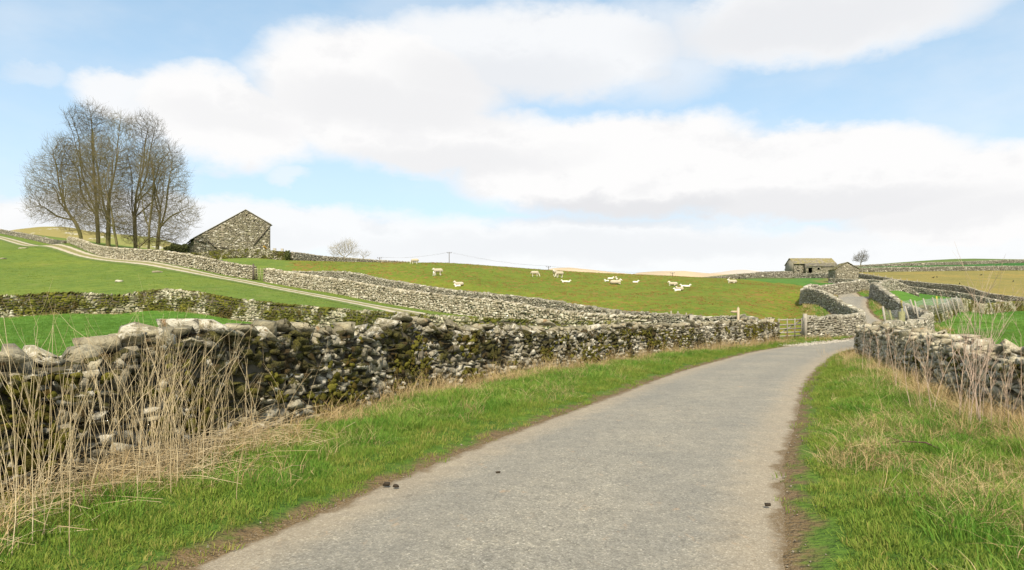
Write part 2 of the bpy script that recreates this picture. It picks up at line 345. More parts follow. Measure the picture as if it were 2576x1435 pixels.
# ------------------------------------------------------------------ materials
def island_random(t):
    g = t.node('ShaderNodeNewGeometry'); oi = t.node('ShaderNodeObjectInfo')
    return t.math('FRACT', t.math('ADD', g.outputs['Random Per Island'], t.math('MULTIPLY', oi.outputs['Random'], 7.31))), g
def stone_mat(name, cols, lichen=.5, moss=.5, moss_scale=1.3, bump=.5, rust=.1, mosscols=((.062, .056, .018), (.080, .054, .022), (.115, .105, .026)), fine=22.0):
    m, t, b = new_mat(name)
    r, g = island_random(t); pos = g.outputs['Position']
    off = t.node('ShaderNodeVectorMath', operation='ADD'); t.l.new(pos, off.inputs[0])
    cmb = t.node('ShaderNodeCombineXYZ'); t.l.new(t.math('MULTIPLY', r, 37.0), cmb.inputs[2]); t.l.new(cmb.outputs[0], off.inputs[1])
    p2 = off.outputs[0]
    n = len(cols); base = t.ramp(r, [(i / (n - 1), c) for i, c in enumerate(cols)])
    n1 = t.noise(p2, fine * .35, 4, .6); n2 = t.noise(p2, fine * 1.6, 3, .65)
    base = t.mix(1.0, base, t.ramp(n1, [(.25, (.62, .60, .58)), (.5, (.95, .95, .95)), (.75, (1.3, 1.28, 1.22))]), 'MULTIPLY')
    base = t.mix(.7, base, t.ramp(n2, [(.3, (.98, .96, .92)), (.7, (1.66, 1.62, 1.52))]), 'MULTIPLY')
    # rust / ochre patches
    base = t.mix(t.math('MULTIPLY', t.smooth(t.noise(p2, 5.0, 3, .6), .60, .72), rust * 4, clamp=True), base, (.26, .15, .065))
    # white lichen blotches, more on some stones
    ln = t.noise(p2, fine * .42, 5, .68, .6); r2 = t.math('FRACT', t.math('MULTIPLY', r, 13.7))
    thr = t.math('SUBTRACT', .74, t.math('MULTIPLY', t.math('POWER', r2, 2.2), .38 * lichen + .1))
    lf = t.smooth(ln, thr, t.math('ADD', thr, .05))
    base = t.mix(t.math('MULTIPLY', lf, .8), base, (.58, .55, .46))
    # moss: patches, favouring upward faces
    nz = t.node('ShaderNodeSeparateXYZ'); t.l.new(g.outputs['Normal'], nz.inputs[0])
    mn = t.noise(pos, moss_scale, 4, .6, .3); mn2 = t.noise(pos, moss_scale * 7, 3, .6)
    mv = t.math('ADD', t.math('ADD', mn, t.math('MULTIPLY', nz.outputs[2], .06)), t.math('MULTIPLY', mn2, .35))
    mthr = .98 - moss * .36
    mf = t.smooth(mv, mthr, mthr + .05)
    mc = t.ramp(t.noise(pos, moss_scale * 3.1, 3, .5), [(.36, mosscols[1]), (.48, mosscols[0]), (.66, mosscols[2])])
    mc = t.mix(.8, mc, t.ramp(t.noise(pos, 60, 2, .6), [(.3, (.45, .45, .45)), (.7, (1.5, 1.5, 1.4))]), 'MULTIPLY')
    col = t.mix(mf, base, mc)
    t.l.new(col, b.inputs['Base Color'])
    bp = t.node('ShaderNodeBump'); bp.inputs['Strength'].default_value = bump; bp.inputs['Distance'].default_value = .06
    t.l.new(t.math('ADD', t.noise(p2, fine * .5, 5, .65), t.math('MULTIPLY', mf, t.noise(pos, 45, 2, .7))), bp.inputs['Height']); t.l.new(bp.outputs[0], b.inputs['Normal'])
    b.inputs['Roughness'].default_value = .9
    return m
GREYS = [(.10, .09, .066), (.19, .175, .13), (.30, .28, .215), (.14, .13, .10), (.38, .355, .29), (.22, .20, .145), (.26, .25, .21), (.13, .115, .085), (.35, .33, .265), (.21, .195, .15)]
PALES = [(.13, .12, .085), (.29, .265, .20), (.22, .20, .145), (.42, .395, .32), (.17, .155, .11), (.32, .295, .23), (.25, .23, .165), (.50, .48, .41), (.19, .165, .11), (.36, .335, .27)]
MATN = stone_mat("limestone_near", GREYS, .85, .80, 1.15, 1.0, .10)
MATNC = stone_mat("limestone_coping", [(.18, .165, .115), (.26, .24, .175), (.14, .128, .09), (.30, .275, .205), (.21, .19, .135)], .5, .50, 2.6, 1.0, .2)
MATQ = stone_mat("limestone_right", [(.26, .235, .17), (.35, .32, .24), (.20, .18, .125), (.40, .37, .28), (.31, .28, .20), (.44, .41, .33), (.23, .205, .145)], .45, .42, 1.5, 1.0, .14)
MATC = stone_mat("limestone_mossy_field", [(.22, .21, .15), (.36, .34, .25), (.15, .14, .10), (.44, .42, .34), (.27, .26, .18), (.12, .12, .07), (.32, .30, .22)], .5, .92, .55, .5, .03, ((.075, .08, .014), (.07, .055, .012), (.15, .145, .02)), 12)
MATA = stone_mat("limestone_pale", PALES, .62, .30, .5, .5, .05, fine=9)
MATB = stone_mat("limestone_grey", [(.14, .135, .11), (.24, .23, .19), (.18, .17, .13), (.30, .285, .24), (.12, .11, .085), (.26, .25, .20), (.21, .20, .16)], .6, .22, .6, .5, .08, fine=9)
MATF = stone_mat("limestone_far", [(.13, .125, .10), (.22, .21, .17), (.16, .15, .12), (.27, .26, .215), (.11, .10, .08)], .6, .2, .3, .3, .05, fine=5)
def core_mat():
    m, t, b = new_mat("wall_hearting"); g = t.node('ShaderNodeNewGeometry')
    t.l.new(t.ramp(t.noise(g.outputs['Position'], 6, 4, .6), [(.3, (.035, .030, .018)), (.7, (.10, .088, .060))]), b.inputs['Base Color']); return m
MATCORE = core_mat()
def flat_mat(name, c, var=.25, scale=8.0, rough=.8, detail=4):
    m, t, b = new_mat(name); g = t.node('ShaderNodeNewGeometry'); oi = t.node('ShaderNodeObjectInfo')
    n = t.noise(g.outputs['Position'], scale, detail, .6)
    col = t.mix(1.0, tuple(c), t.ramp(n, [(.25, (1 - var,) * 3), (.75, (1 + var,) * 3)]), 'MULTIPLY')
    col = t.mix(1.0, col, t.ramp(oi.outputs['Random'], [(0, (1 - var * .5,) * 3), (1, (1 + var * .5,) * 3)]), 'MULTIPLY')
    t.l.new(col, b.inputs['Base Color']); b.inputs['Roughness'].default_value = rough; return m

# ground material: 'tint' (surface colour), 'mott' (brown mottling), 'edge' (distance to tarmac), 'tan' (dead grass)
def ground_mat():
    m, t, b = new_mat("turf"); g = t.node('ShaderNodeNewGeometry'); pos = g.outputs['Position']
    def attr(n, out='Fac'):
        a = t.node('ShaderNodeAttribute'); a.attribute_name = n; return a.outputs[out]
    tint = attr('tint', 'Color'); mott = attr('mott'); edge = attr('edge'); zone = attr('tuss')
    a1 = t.noise(pos, .09, 4, .6); a2 = t.noise(pos, .9, 5, .65); a3 = t.noise(pos, 9.0, 3, .7)
    col = t.mix(1.0, tint, t.ramp(a1, [(.3, (.80, .86, .85)), (.5, (1, 1, 1)), (.7, (1.22, 1.08, 1.0))]), 'MULTIPLY')
    col = t.mix(1.0, col, t.ramp(a2, [(.28, (.72, .78, .8)), (.5, (1, 1, 1)), (.72, (1.3, 1.18, 1.1))]), 'MULTIPLY')
    col = t.mix(1.0, col, t.ramp(a3, [(.3, (.74, .76, .76)), (.7, (1.26, 1.24, 1.2))]), 'MULTIPLY')
    # brown mottling of the sheep pasture
    mn = t.noise(t.scalevec(pos, (1.0, .55, 1.0)), 1.7, 5, .72, .4); mb = t.noise(pos, .10, 3, .6)
    mthr = t.math('SUBTRACT', .69, t.math('MULTIPLY', mb, .30))
    mf = t.math('MULTIPLY', t.smooth(mn, mthr, t.math('ADD', mthr, .06)), mott)
    col = t.mix(t.math('MULTIPLY', mf, .8), col, t.mix(a3, (.20, .085, .025), (.32, .18, .06)))
    # pale dead grass streaks
    sn = t.noise(t.scalevec(pos, (1.0, 1.0, 1.0)), .35, 6, .75); col = t.mix(t.math('MULTIPLY', t.smooth(sn, .56, .68), zone), col, (.30, .235, .10))
    # soil by the tarmac
    en = t.noise(pos, 2.2, 5, .7); e2 = t.math('ADD', edge, t.math('MULTIPLY', t.math('SUBTRACT', en, .5), .9))
    soil = t.mix(t.noise(pos, 30, 4, .7), (.055, .038, .018), (.21, .150, .080))
    gravel = t.mix(t.smooth(t.noise(pos, 70, 3, .7), .55, .65), soil, (.28, .24, .18))
    soil = t.mix(t.smooth(edge, .25, -.05), soil, gravel)
    col = t.mix(t.smooth(e2, .30, .05), col, soil)
    t.l.new(col, b.inputs['Base Color'])
    bp = t.node('ShaderNodeBump'); bp.inputs['Strength'].default_value = .7; bp.inputs['Distance'].default_value = .14
    t.l.new(t.math('ADD', a3, a2), bp.inputs['Height']); t.l.new(bp.outputs[0], b.inputs['Normal'])
    b.inputs['Roughness'].default_value = .95; b.inputs['Specular IOR Level'].default_value = .1
    return m
MATG = ground_mat()
def road_mat():
    m, t, b = new_mat("old_tarmac"); g = t.node('ShaderNodeNewGeometry'); pos = g.outputs['Position']
    a = t.node('ShaderNodeAttribute'); a.attribute_name = 'edge'; edge = a.outputs['Fac']
    a = t.node('ShaderNodeAttribute'); a.attribute_name = 'lat'; lat = a.outputs['Fac']
    n1 = t.noise(pos, .5, 4, .6); n2 = t.noise(pos, 4.0, 5, .7); 
    v = t.node('ShaderNodeTexVoronoi'); v.inputs['Scale'].default_value = 95.0; t.l.new(pos, v.inputs['Vector'])
    chip = t.node('ShaderNodeSeparateColor'); t.l.new(v.outputs['Color'], chip.inputs[0])
    c = t.ramp(chip.outputs[0], [(0, (.160, .151, .128)), (.35, (.215, .204, .173)), (.7, (.250, .238, .202)), (.92, (.295, .281, .240)), (1, (.42, .40, .35))])
    v2 = t.node('ShaderNodeTexVoronoi'); v2.inputs['Scale'].default_value = 38.0; t.l.new(pos, v2.inputs['Vector'])
    ch2 = t.node('ShaderNodeSeparateColor'); t.l.new(v2.outputs['Color'], ch2.inputs[0])
    c = t.mix(1.0, c, t.ramp(ch2.outputs[1], [(0, (.74, .74, .72)), (.12, (.94, .94, .94)), (.85, (1.03, 1.03, 1.02)), (1, (1.28, 1.26, 1.22))]), 'MULTIPLY')
    c = t.mix(1.0, c, t.ramp(n1, [(.3, (.86, .87, .88)), (.7, (1.12, 1.09, 1.04))]), 'MULTIPLY')
    c = t.mix(1.0, c, t.ramp(n2, [(.3, (.88, .88, .88)), (.7, (1.12, 1.12, 1.1))]), 'MULTIPLY')
    # wheel paths a little smoother and darker, buff dust between
    wob = t.math('ADD', lat, t.math('MULTIPLY', t.math('SUBTRACT', n1, .5), .5))
    wp = t.smooth(t.math('ABSOLUTE', t.math('SUBTRACT', t.math('ABSOLUTE', wob), .85)), .55, .1)
    c = t.mix(t.math('MULTIPLY', wp, .20), c, (.180, .173, .152))
    dust = t.math('MULTIPLY', t.smooth(t.noise(t.scalevec(pos, (1.6, 1, 1)), 2.6, 6, .75), .60, .70), .42)
    c = t.mix(dust, c, (.42, .29, .17))
    e2 = t.math('ADD', edge, t.math('MULTIPLY', t.math('SUBTRACT', t.noise(pos, 2.0, 5, .7), .5), .55))
    c = t.mix(t.math('MULTIPLY', t.smooth(e2, -.7, -.12), .35), c, (.36, .28, .18))
    soil = t.mix(t.noise(pos, 26, 4, .7), (.060, .042, .020), (.22, .160, .088))
    grit = t.mix(t.smooth(t.noise(pos, 80, 3, .7), .57, .65), soil, (.32, .28, .22))
    c = t.mix(t.smooth(e2, -.13, .0), c, grit)
    t.l.new(c, b.inputs['Base Color'])
    bp = t.node('ShaderNodeBump'); bp.inputs['Strength'].default_value = .5; bp.inputs['Distance'].default_value = .012
    t.l.new(t.math('ADD', v.outputs['Distance'], t.noise(pos, 60, 3, .7)), bp.inputs['Height']); t.l.new(bp.outputs[0], b.inputs['Normal'])
    b.inputs['Roughness'].default_value = .8
    return m
MATR = road_mat()

# ------------------------------------------------------------------ ground sheet
def axis(lo, hi, step, far_lo, far_hi, g=1.055):
    a = list(np.arange(lo, hi + 1e-6, step)); s = step; x = a[-1]
    while x < far_hi: s *= g; x += s; a.append(x)
    s = step; x = a[0]; L = []
    while x > far_lo: s *= g; x -= s; L.append(x)
    return np.array(L[::-1] + a)
gx = axis(-9, 37, .27, -3600, 3600, 1.05); gy = axis(-2, 72, .27, -400, 5200, 1.05)
GX, GY = np.meshgrid(gx, gy, indexing='xy'); gz = ground(GX, GY)
nx, ny = len(gx), len(gy)
idx = np.arange(nx * ny).reshape(ny, nx)
Q = np.stack([idx[:-1, :-1], idx[:-1, 1:], idx[1:, 1:], idx[1:, :-1]], -1).reshape(-1, 4)
me = mesh_np("ground", np.stack([GX.ravel(), GY.ravel(), gz], 1), Q, MATG, True)
gX, gY = GX.ravel(), GY.ravel()
gd, _, gside = road_d(gX, gY)
Yc = np.maximum(gY, 1.0); gpx = CX + gX / Yc * F
def line_Y(L, px):          # distance of a wall line at a given direction
    a = np.array([(p[0], p[1]) for p in L]); o = a[:, 0].argsort(); return np.interp(px, a[o, 0], a[o, 1])
tint = np.tile(np.array([.075, .150, .022]), (len(gX), 1)); mott = np.zeros(len(gX)); tuss = np.full(len(gX), .12)
C_LUSH = (.090, .195, .030); C_PAST = (.122, .180, .034); C_SHEEP = (.128, .172, .022); C_TAN = (.21, .185, .060); C_FAR = (.035, .120, .022); C_HILL = (.10, .15, .04)
def setz(mask, c, mo=0.0, tu=.1):
    tint[mask] = c; mott[mask] = mo; tuss[mask] = tu
Yc_C = line_Y(WC, gpx); setz((gY < Yc_C) & (gpx < 1650), C_LUSH, 0, .06)
setz((gY >= Yc_C) & (gpx < 1650), C_PAST, .06, .25)
YA = line_Y(WA1 + WA2, gpx); YB = line_Y(WB, gpx)
sheep = (gpx > 735) & (gpx < 2040) & (gY > YB) & (gY < 140)
sheep |= (gpx >= 1903) & (gpx < 2110) & (gY > 41.5) & (gY < 140) & (gX < PX(2100, gY)) & (gd > 1.2)
setz(sheep, C_SHEEP, 1.0, .12)
setz((gpx > 1700) & (gpx < 2110) & (gY >= 128), (.075, .165, .032), 0, .03)
rgt = (gpx >= 2160) & (gY > 30); setz(rgt, C_LUSH, 0, .05)
setz((gpx >= 2040) & (gY >= 84) & (gY < line_Y(W6, gpx)), (.06, .155, .02), 0, .1)
setz((gpx >= 2060) & (gY >= line_Y(W6, gpx)) & (gY < line_Y(W7, gpx)), (.15, .16, .05), 0, .9)
setz((gpx >= 2110) & (gY >= line_Y(W7, gpx)), C_TAN, .1, .3)
setz((gpx >= 2000) & (gY >= 226), C_FAR, 0, .02); setz((gpx >= 2000) & (gY >= 338), C_HILL, 0, .3)
setz((gpx < 2000) & (gY > 180), (.09, .12, .035), 0, .3)
setz((gX > 14) & (gpx > 2290) & (gY < 60) & (gY > 12), C_LUSH, 0, .04)
vd = (gd < 5.0) & (gd > -5); tuss[vd] = .25; tint[vd & (gY < 42)] = (.070, .130, .020)
for nm, arr in (('edge', np.clip(gd, -2, 8)), ('mott', mott), ('tuss', tuss)):
    a = me.attributes.new(nm, 'FLOAT', 'POINT'); a.data.foreach_set('value', arr.astype(np.float32))
a = me.attributes.new('tint', 'FLOAT_COLOR', 'POINT'); a.data.foreach_set('color', np.concatenate([tint, np.ones((len(gX), 1))], 1).astype(np.float32).ravel())
tag(obj("ground", me), kind='structure')

# ------------------------------------------------------------------ road
def strip(name, C, Z, half, cols, mat, zoff=0.0, camber=.03):
    d = np.gradient(C, axis=0); d /= np.linalg.norm(d, axis=1)[:, None]; nrm = np.stack([d[:, 1], -d[:, 0]], 1)
    us = np.linspace(-1, 1, cols)
    V = []; ed = []; la = []
    for i in range(len(C)):
        for u in us:
            p = C[i] + nrm[i] * u * half[i]
            V.append((p[0], p[1], Z[i] + zoff + camber * (1 - u * u))); ed.append(abs(u) * half[i]); la.append(u * half[i])
    n = len(C); ix = np.arange(n * cols).reshape(n, cols)
    Qs = np.stack([ix[:-1, :-1], ix[:-1, 1:], ix[1:, 1:], ix[1:, :-1]], -1).reshape(-1, 4)
    return mesh_np(name, np.array(V), Qs, mat, True), np.array(ed), np.array(la), V
hwx = HW + .14
me, ed, la, _ = strip("road", RC[:, :2], RZ, hwx, 15, MATR, -.012, .045)
for nm, arr in (('edge', ed - np.repeat(HW, 15)), ('lat', la)):
    a = me.attributes.new(nm, 'FLOAT', 'POINT'); a.data.foreach_set('value', arr.astype(np.float32))
tag(obj("road", me), kind='structure')

# ------------------------------------------------------------------ stones
def hull_stone(seed, pw=.55, npts=18):
    r = np.random.default_rng(seed); p = r.normal(size=(npts, 3)); p /= np.linalg.norm(p, axis=1)[:, None]
    p = np.sign(p) * np.abs(p) ** pw * (0.66 + .34 * r.random((npts, 1)))
    p = p / (p.max(0) - p.min(0)); p -= (p.max(0) + p.min(0)) / 2
    bm = bmesh.new()
    for q in p: bm.verts.new(q)
    h = bmesh.ops.convex_hull(bm, input=bm.verts)
    bmesh.ops.delete(bm, geom=[e for e in h['geom_interior'] if isinstance(e, bmesh.types.BMVert)], context='VERTS')
    bmesh.ops.triangulate(bm, faces=bm.faces); bmesh.ops.recalc_face_normals(bm, faces=bm.faces)
    bm.verts.index_update(); V = np.array([v.co[:] for v in bm.verts]); T_ = np.array([[v.index for v in f.verts] for f in bm.faces]); bm.free()
    return V, T_
FINE = [hull_stone(100 + i, .55, 26) for i in range(24)]
COARSE = [hull_stone(300 + i, .5, 12) for i in range(16)]
BLOCK = [hull_stone(700 + i, .40, 12) for i in range(24)]
SLAB = [hull_stone(500 + i, .42, 26) for i in range(16)]
def merge_stones(name, lib, var, pos, rot, scl, mat, smooth=False):
    Vs, Ts, off = [], [], 0
    for k in range(len(lib)):
        ii = np.where(var == k)[0]
        if len(ii) == 0: continue
        V, T_ = lib[k]
        W = np.einsum('nij,nvj->nvi', rot[ii], V[None] * scl[ii][:, None, :]) + pos[ii][:, None, :]
        Vs.append(W.reshape(-1, 3)); Ts.append((T_[None] + (np.arange(len(ii)) * len(V))[:, None, None] + off).reshape(-1, 3)); off += len(ii) * len(V)
    return mesh_np(name, np.concatenate(Vs), np.concatenate(Ts), mat, smooth)
def rotm(ax, ay, az_):
    ca, sa, cb, sb, cc, sc = np.cos(ax), np.sin(ax), np.cos(ay), np.sin(ay), np.cos(az_), np.sin(az_)
    one = np.ones_like(ca); zero = np.zeros_like(ca)
    Rx = np.stack([one, zero, zero, zero, ca, -sa, zero, sa, ca], -1).reshape(-1, 3, 3)
    Ry = np.stack([cb, zero, sb, zero, one, zero, -sb, zero, cb], -1).reshape(-1, 3, 3)
    Rz = np.stack([cc, -sc, zero, sc, cc, zero, zero, zero, one], -1).reshape(-1, 3, 3)
    return Rz @ Ry @ Rx
SHARED = {}
def shared_stone(lib_id, lib, k, mat):
    key = (lib_id, k, mat.name)
    if key not in SHARED: SHARED[key] = mesh_np("stone", lib[k][0], lib[k][1], mat)
    return SHARED[key]
def visible_size(pos, scl):
    Y = np.maximum(pos[:, 1], .5); px = CX + pos[:, 0] / Y * F; py = HZ - (pos[:, 2] - EYE) / Y * F
    s = np.sqrt(scl[:, 0] * scl[:, 2]) / Y * F
    inn = (px > 0) & (px < 2576) & (py < 1435) & (pos[:, 1] > 1)
    return np.where(inn, s, 0)
def emit_stones(root, rows, lib_id, lib, mat, nparts, name='stone', stuffname='stone_courses', minpx=4.0):
    pos, rot, scl, var, face = rows
    loc = np.array(root.location)
    vs = visible_size(pos, scl) * face
    order = np.argsort(-vs)[:nparts]; order = order[vs[order] > minpx]
    single = np.zeros(len(pos), bool); single[order] = True
    for i in order:
        o = bpy.data.objects.new(name, shared_stone(lib_id, lib, int(var[i]), mat)); COL.objects.link(o); o.parent = root
        M = np.eye(4); M[:3, :3] = rot[i] * scl[i][None, :]; M[:3, 3] = pos[i] - loc
        o.matrix_local = Matrix(M.tolist())
    if (~single).any():
        me = merge_stones(stuffname, lib, var[~single], pos[~single] - loc, rot[~single], scl[~single], mat)
        tag(obj(stuffname, me, root), kind='stuff')

class WallLine:
    def __init__(s, pts, step=.25):
        C = catmull(pts, step); s.C = C
        s.s = np.concatenate([[0], np.cumsum(np.hypot(np.diff(C[:, 0]), np.diff(C[:, 1])))]); s.L = s.s[-1]
        T_ = np.gradient(C[:, :2], axis=0); T_ /= np.linalg.norm(T_, axis=1)[:, None] + 1e-9; s.T = T_
        s.g = ground(C[:, 0], C[:, 1])
    def at(s, q):
        x = np.interp(q, s.s, s.C[:, 0]); y = np.interp(q, s.s, s.C[:, 1]); h = np.interp(q, s.s, s.C[:, 2]); z = np.interp(q, s.s, s.g)
        tx = np.interp(q, s.s, s.T[:, 0]); ty = np.interp(q, s.s, s.T[:, 1]); n = np.hypot(tx, ty) + 1e-9
        return x, y, z, h, tx / n, ty / n
def drystone_wall(label, pts, mat, l0=.24, c0=.13, thick=.32, nparts=300, ncope=80, cope='slab', cope_h=.24, lib_id='fine', sides=(1, -1), seed=1, group='drystone field walls', matcope=None, rough=1.0, minpx=4.0, core=True):
    r = np.random.default_rng(seed); lib = {'fine': FINE, 'block': BLOCK, 'coarse': COARSE}[lib_id]
    W = WallLine(pts)
    x, y, z, h, tx, ty = W.at(np.array([W.L / 2])); root = empty('drystone_wall', (x[0], y[0], z[0] - .05))
    tag(root, label, 'stone wall', group, 'thing')
    hmax = float(W.C[:, 2].max())
    Q_, Z_, OFF, LS, HS, DS, YAW, PIT, ROL = [], [], [], [], [], [], [], [], []
    for sd_ in sides:
        zc = -0.08; ci = 0
        ph = r.random(3) * 6
        while zc < hmax - cope_h * .6:
            ch = c0 * r.uniform(.65, 1.4); n = int(W.L / (l0 * .55)) + 4
            ln = l0 * np.exp(r.normal(-.08, .42, n)) ; ln = np.clip(ln, l0 * .4, l0 * 2.1)
            q = np.cumsum(ln) - ln / 2 - r.random() * l0; k = (q > 0) & (q < W.L); q, ln = q[k], ln[k]; m = len(q)
            wob = (np.sin(q * .9 + ph[0] + zc * 2) + np.sin(q * 2.3 + ph[1])) * .02 * rough + r.normal(0, .018 * rough, m)
            hh = ch * np.exp(r.normal(0, .22 * rough, m)) * 1.12
            zz = zc + ch / 2 + wob
            hl = np.interp(q, W.s, W.C[:, 2]) - cope_h * .7
            k = zz < hl
            t_ = thick * (1.12 - .42 * zz / max(hmax, .5)); dep = r.uniform(.18, .30, m)
            Q_.append(q[k]); Z_.append(zz[k]); OFF.append((sd_ * (t_ - dep * .5 + r.normal(0, .022 * rough, m)))[k]); LS.append((ln * 1.03)[k]); HS.append(hh[k]); DS.append(dep[k])
            YAW.append(r.normal(0, .13 * rough, m)[k]); PIT.append(r.normal(0, .12 * rough, m)[k]); ROL.append(r.normal(0, .10 * rough, m)[k])
            zc += ch * .97; ci += 1
    q = np.concatenate(Q_); zz = np.concatenate(Z_); off = np.concatenate(OFF)
    x, y, z, h, tx, ty = W.at(q)
    nxv, nyv = ty, -tx
    pos = np.stack([x + nxv * off, y + nyv * off, z + zz], 1)
    scl = np.stack([np.concatenate(LS), np.concatenate(DS), np.concatenate(HS)], 1)
    rot = rotm(np.concatenate(ROL), np.concatenate(PIT), np.arctan2(ty, tx) + np.concatenate(YAW))
    facing = (np.sign(off) * (nxv * -x + nyv * -y)) > 0
    var = r.integers(0, len(lib), len(q))
    emit_stones(root, (pos, rot, scl, var, facing.astype(float)), lib_id, lib, mat, nparts, minpx=minpx)
    # coping
    n = int(W.L / .05) + 4; lib2 = (BLOCK if cope != 'slab' else SLAB) if lib_id != 'coarse' else COARSE; id2 = ('block' if cope != 'slab' else 'slab') if lib_id != 'coarse' else 'coarse'
    mc = matcope or mat
    if cope == 'slab':
        step = r.uniform(.07, .17, n) * (cope_h / .24); qs = np.cumsum(step); qs = qs[qs < W.L]; m = len(qs)
        S = np.stack([r.uniform(.06, .14, m) * (cope_h / .24), thick * r.uniform(1.1, 1.7, m), cope_h * r.uniform(.9, 1.5, m)], 1)
        lean = np.sin(qs * .35 + seed) * .25 + .62 * (1 if seed % 2 else -1) + r.normal(0, .22, m)
        x, y, z, h, tx, ty = W.at(qs)
        rt = rotm(r.normal(0, .08, m), lean, np.arctan2(ty, tx) + r.normal(0, .15, m))
        ps = np.stack([x, y, z + h - cope_h * .42 + r.normal(0, .025, m)], 1)
    else:
        step = np.clip(r.lognormal(-1.80, .45, n), .08, .33); qs = np.cumsum(step) - step / 2; k = qs < W.L; qs, step = qs[k], step[k]; m = len(qs)
        S = np.stack([step * r.uniform(1.1, 1.65, m), thick * r.uniform(.9, 1.6, m), cope_h * r.uniform(.5, .95, m)], 1)
        S[:, 2] = np.minimum(S[:, 2], S[:, 0] * .62)
        x, y, z, h, tx, ty = W.at(qs)
        rt = rotm(r.normal(0, .25, m), r.normal(.30, .30, m), np.arctan2(ty, tx) + r.normal(0, .3, m))
        ps = np.stack([x + ty * r.normal(0, .05, m), y - tx * r.normal(0, .05, m), z + h - cope_h * .5 + r.normal(0, .035, m)], 1)
    va = r.integers(0, len(lib2), m)
    emit_stones(root, (ps, rt, S, va, np.ones(m)), id2, lib2, mc, ncope, 'coping_stone', 'coping_course', minpx=minpx)
    if cope != 'slab':          # packed smaller stones between and under the copings
        m2 = int(W.L / .045); qs = r.random(m2) * W.L; x, y, z, h, tx, ty = W.at(qs); of = r.uniform(-1, 1, m2) * thick * .75
        ps = np.stack([x + ty * of, y - tx * of, z + h - cope_h * r.uniform(.75, 1.1, m2)], 1); S = r.uniform(.10, .26, (m2, 3)); S[:, 2] *= .55
        me = merge_stones('packing_stones', COARSE, r.integers(0, len(COARSE), m2), ps - np.array(root.location), rotm(r.normal(0, .3, m2), r.normal(0, .3, m2), r.random(m2) * 6), S, mat)
        tag(obj('packing_stones', me, root), kind='stuff')
    # hearting (rubble core)
    C = W.C; k = np.arange(0, len(C), 2); 
    if k[-1] != len(C) - 1: k = np.append(k, len(C) - 1)
    C2 = C[k]; T2 = W.T[k]; g2 = W.g[k]; N2 = np.stack([T2[:, 1], -T2[:, 0]], 1); tt = thick * .74
    V = []
    for i in range(len(C2)):
        hh = C2[i, 2] - cope_h * .75
        for sgn, zz_, kk in ((-1, -.3, 1.15), (-1, hh, .75), (1, hh, .75), (1, -.3, 1.15)):
            V.append((C2[i, 0] + N2[i, 0] * sgn * tt * kk, C2[i, 1] + N2[i, 1] * sgn * tt * kk, g2[i] + zz_))
    Fq = []
    for i in range(len(C2) - 1):
        for a_, b2 in ((0, 1), (1, 2), (2, 3), (3, 0)): Fq.append([i * 4 + a_, i * 4 + b2, i * 4 + 4 + b2, i * 4 + 4 + a_])
    Fq.append([0, 3, 2, 1]); e = (len(C2) - 1) * 4; Fq.append([e, e + 1, e + 2, e + 3])
    obj('hearting', mesh_np('hearting', np.array(V) - np.array(root.location), np.array(Fq), MATCORE), root)
    # square ends of the wall
    return root, W
def world(L): return [(PX(p[0], p[1]), p[1], p[3]) for p in L]

near_left, W_N = drystone_wall("mossy grey drystone wall with big rounded coping stones along the left verge of the road", WN, MATN, .20, .098, .34, 300, 160, 'block', .28, lib_id='block', seed=3, matcope=MATNC, rough=1.15)
near_right, W_Q = drystone_wall("tumbledown flat-bedded drystone wall behind the dry stems on the right verge", WQ, MATQ, .27, .090, .32, 300, 60, 'block', .24, lib_id='block', seed=4, matcope=MATQ, rough=1.0)
drystone_wall("yellow-mossed drystone wall with a corner, between the bright green paddock and the left pasture", world(WC), MATC, .25, .14, .32, 300, 150, 'slab', .22, seed=5)
drystone_wall("pale lichened drystone wall from the trees down to the small wooden gate", world(WA1), MATA, .30, .15, .32, 150, 60, 'slab', .26, lib_id='coarse', seed=7)
drystone_wall("long pale lichened drystone wall running down right from the small wooden gate", world(WA2), MATA, .26, .14, .32, 300, 150, 'slab', .26, seed=9)
drystone_wall("low ruined wall at the top of the track on the far left skyline", world(WA0), MATF, .40, .2, .34, 80, 30, 'slab', .2, lib_id='coarse', seed=11)
drystone_wall("grey drystone wall along the foot of the sheep pasture, behind the pale wall", world(WB), MATB, .25, .13, .30, 220, 200, 'slab', .24, seed=13)
drystone_wall("moss-topped drystone wall directly in front of the catslide barn", world(WD), MATC, .32, .16, .32, 150, 60, 'slab', .24, lib_id='coarse', seed=15)
drystone_wall("drystone wall running right from the barn along the skyline to the ridge", world(WE), MATB, .36, .18, .32, 150, 60, 'slab', .24, lib_id='coarse', seed=17)
drystone_wall("curling drystone wall from the field gate round the left side of the road bend", world(WL), MATB, .24, .115, .30, 300, 200, 'slab', .24, seed=19, rough=.9)
drystone_wall("drystone wall on the right of the road bend, curling round the small paddock", world(WR), MATB, .26, .13, .30, 300, 150, 'slab', .24, seed=21)
drystone_wall("broken end of wall sloping down to rubble inside the right-hand paddock", world(WRB), MATB, .3, .15, .34, 60, 20, 'slab', .2, lib_id='coarse', seed=23)
drystone_wall("drystone wall behind the leaning fence stakes, edging the bright green field on the right", world(WP), MATC, .26, .14, .32, 300, 100, 'slab', .2, seed=25)
drystone_wall("lower of the two walls enclosing the grassy lane on the right hillside", world(W6), MATF, .36, .18, .32, 150, 60, 'slab', .22, lib_id='coarse', seed=27)
drystone_wall("upper of the two walls enclosing the grassy lane, below the tan field", world(W7), MATF, .38, .18, .34, 200, 80, 'slab', .24, lib_id='coarse', seed=29)
drystone_wall("long level wall between the tan field and the dark green field above it", world(W8), MATF, .5, .25, .34, 120, 40, 'slab', .3, lib_id='coarse', seed=31)
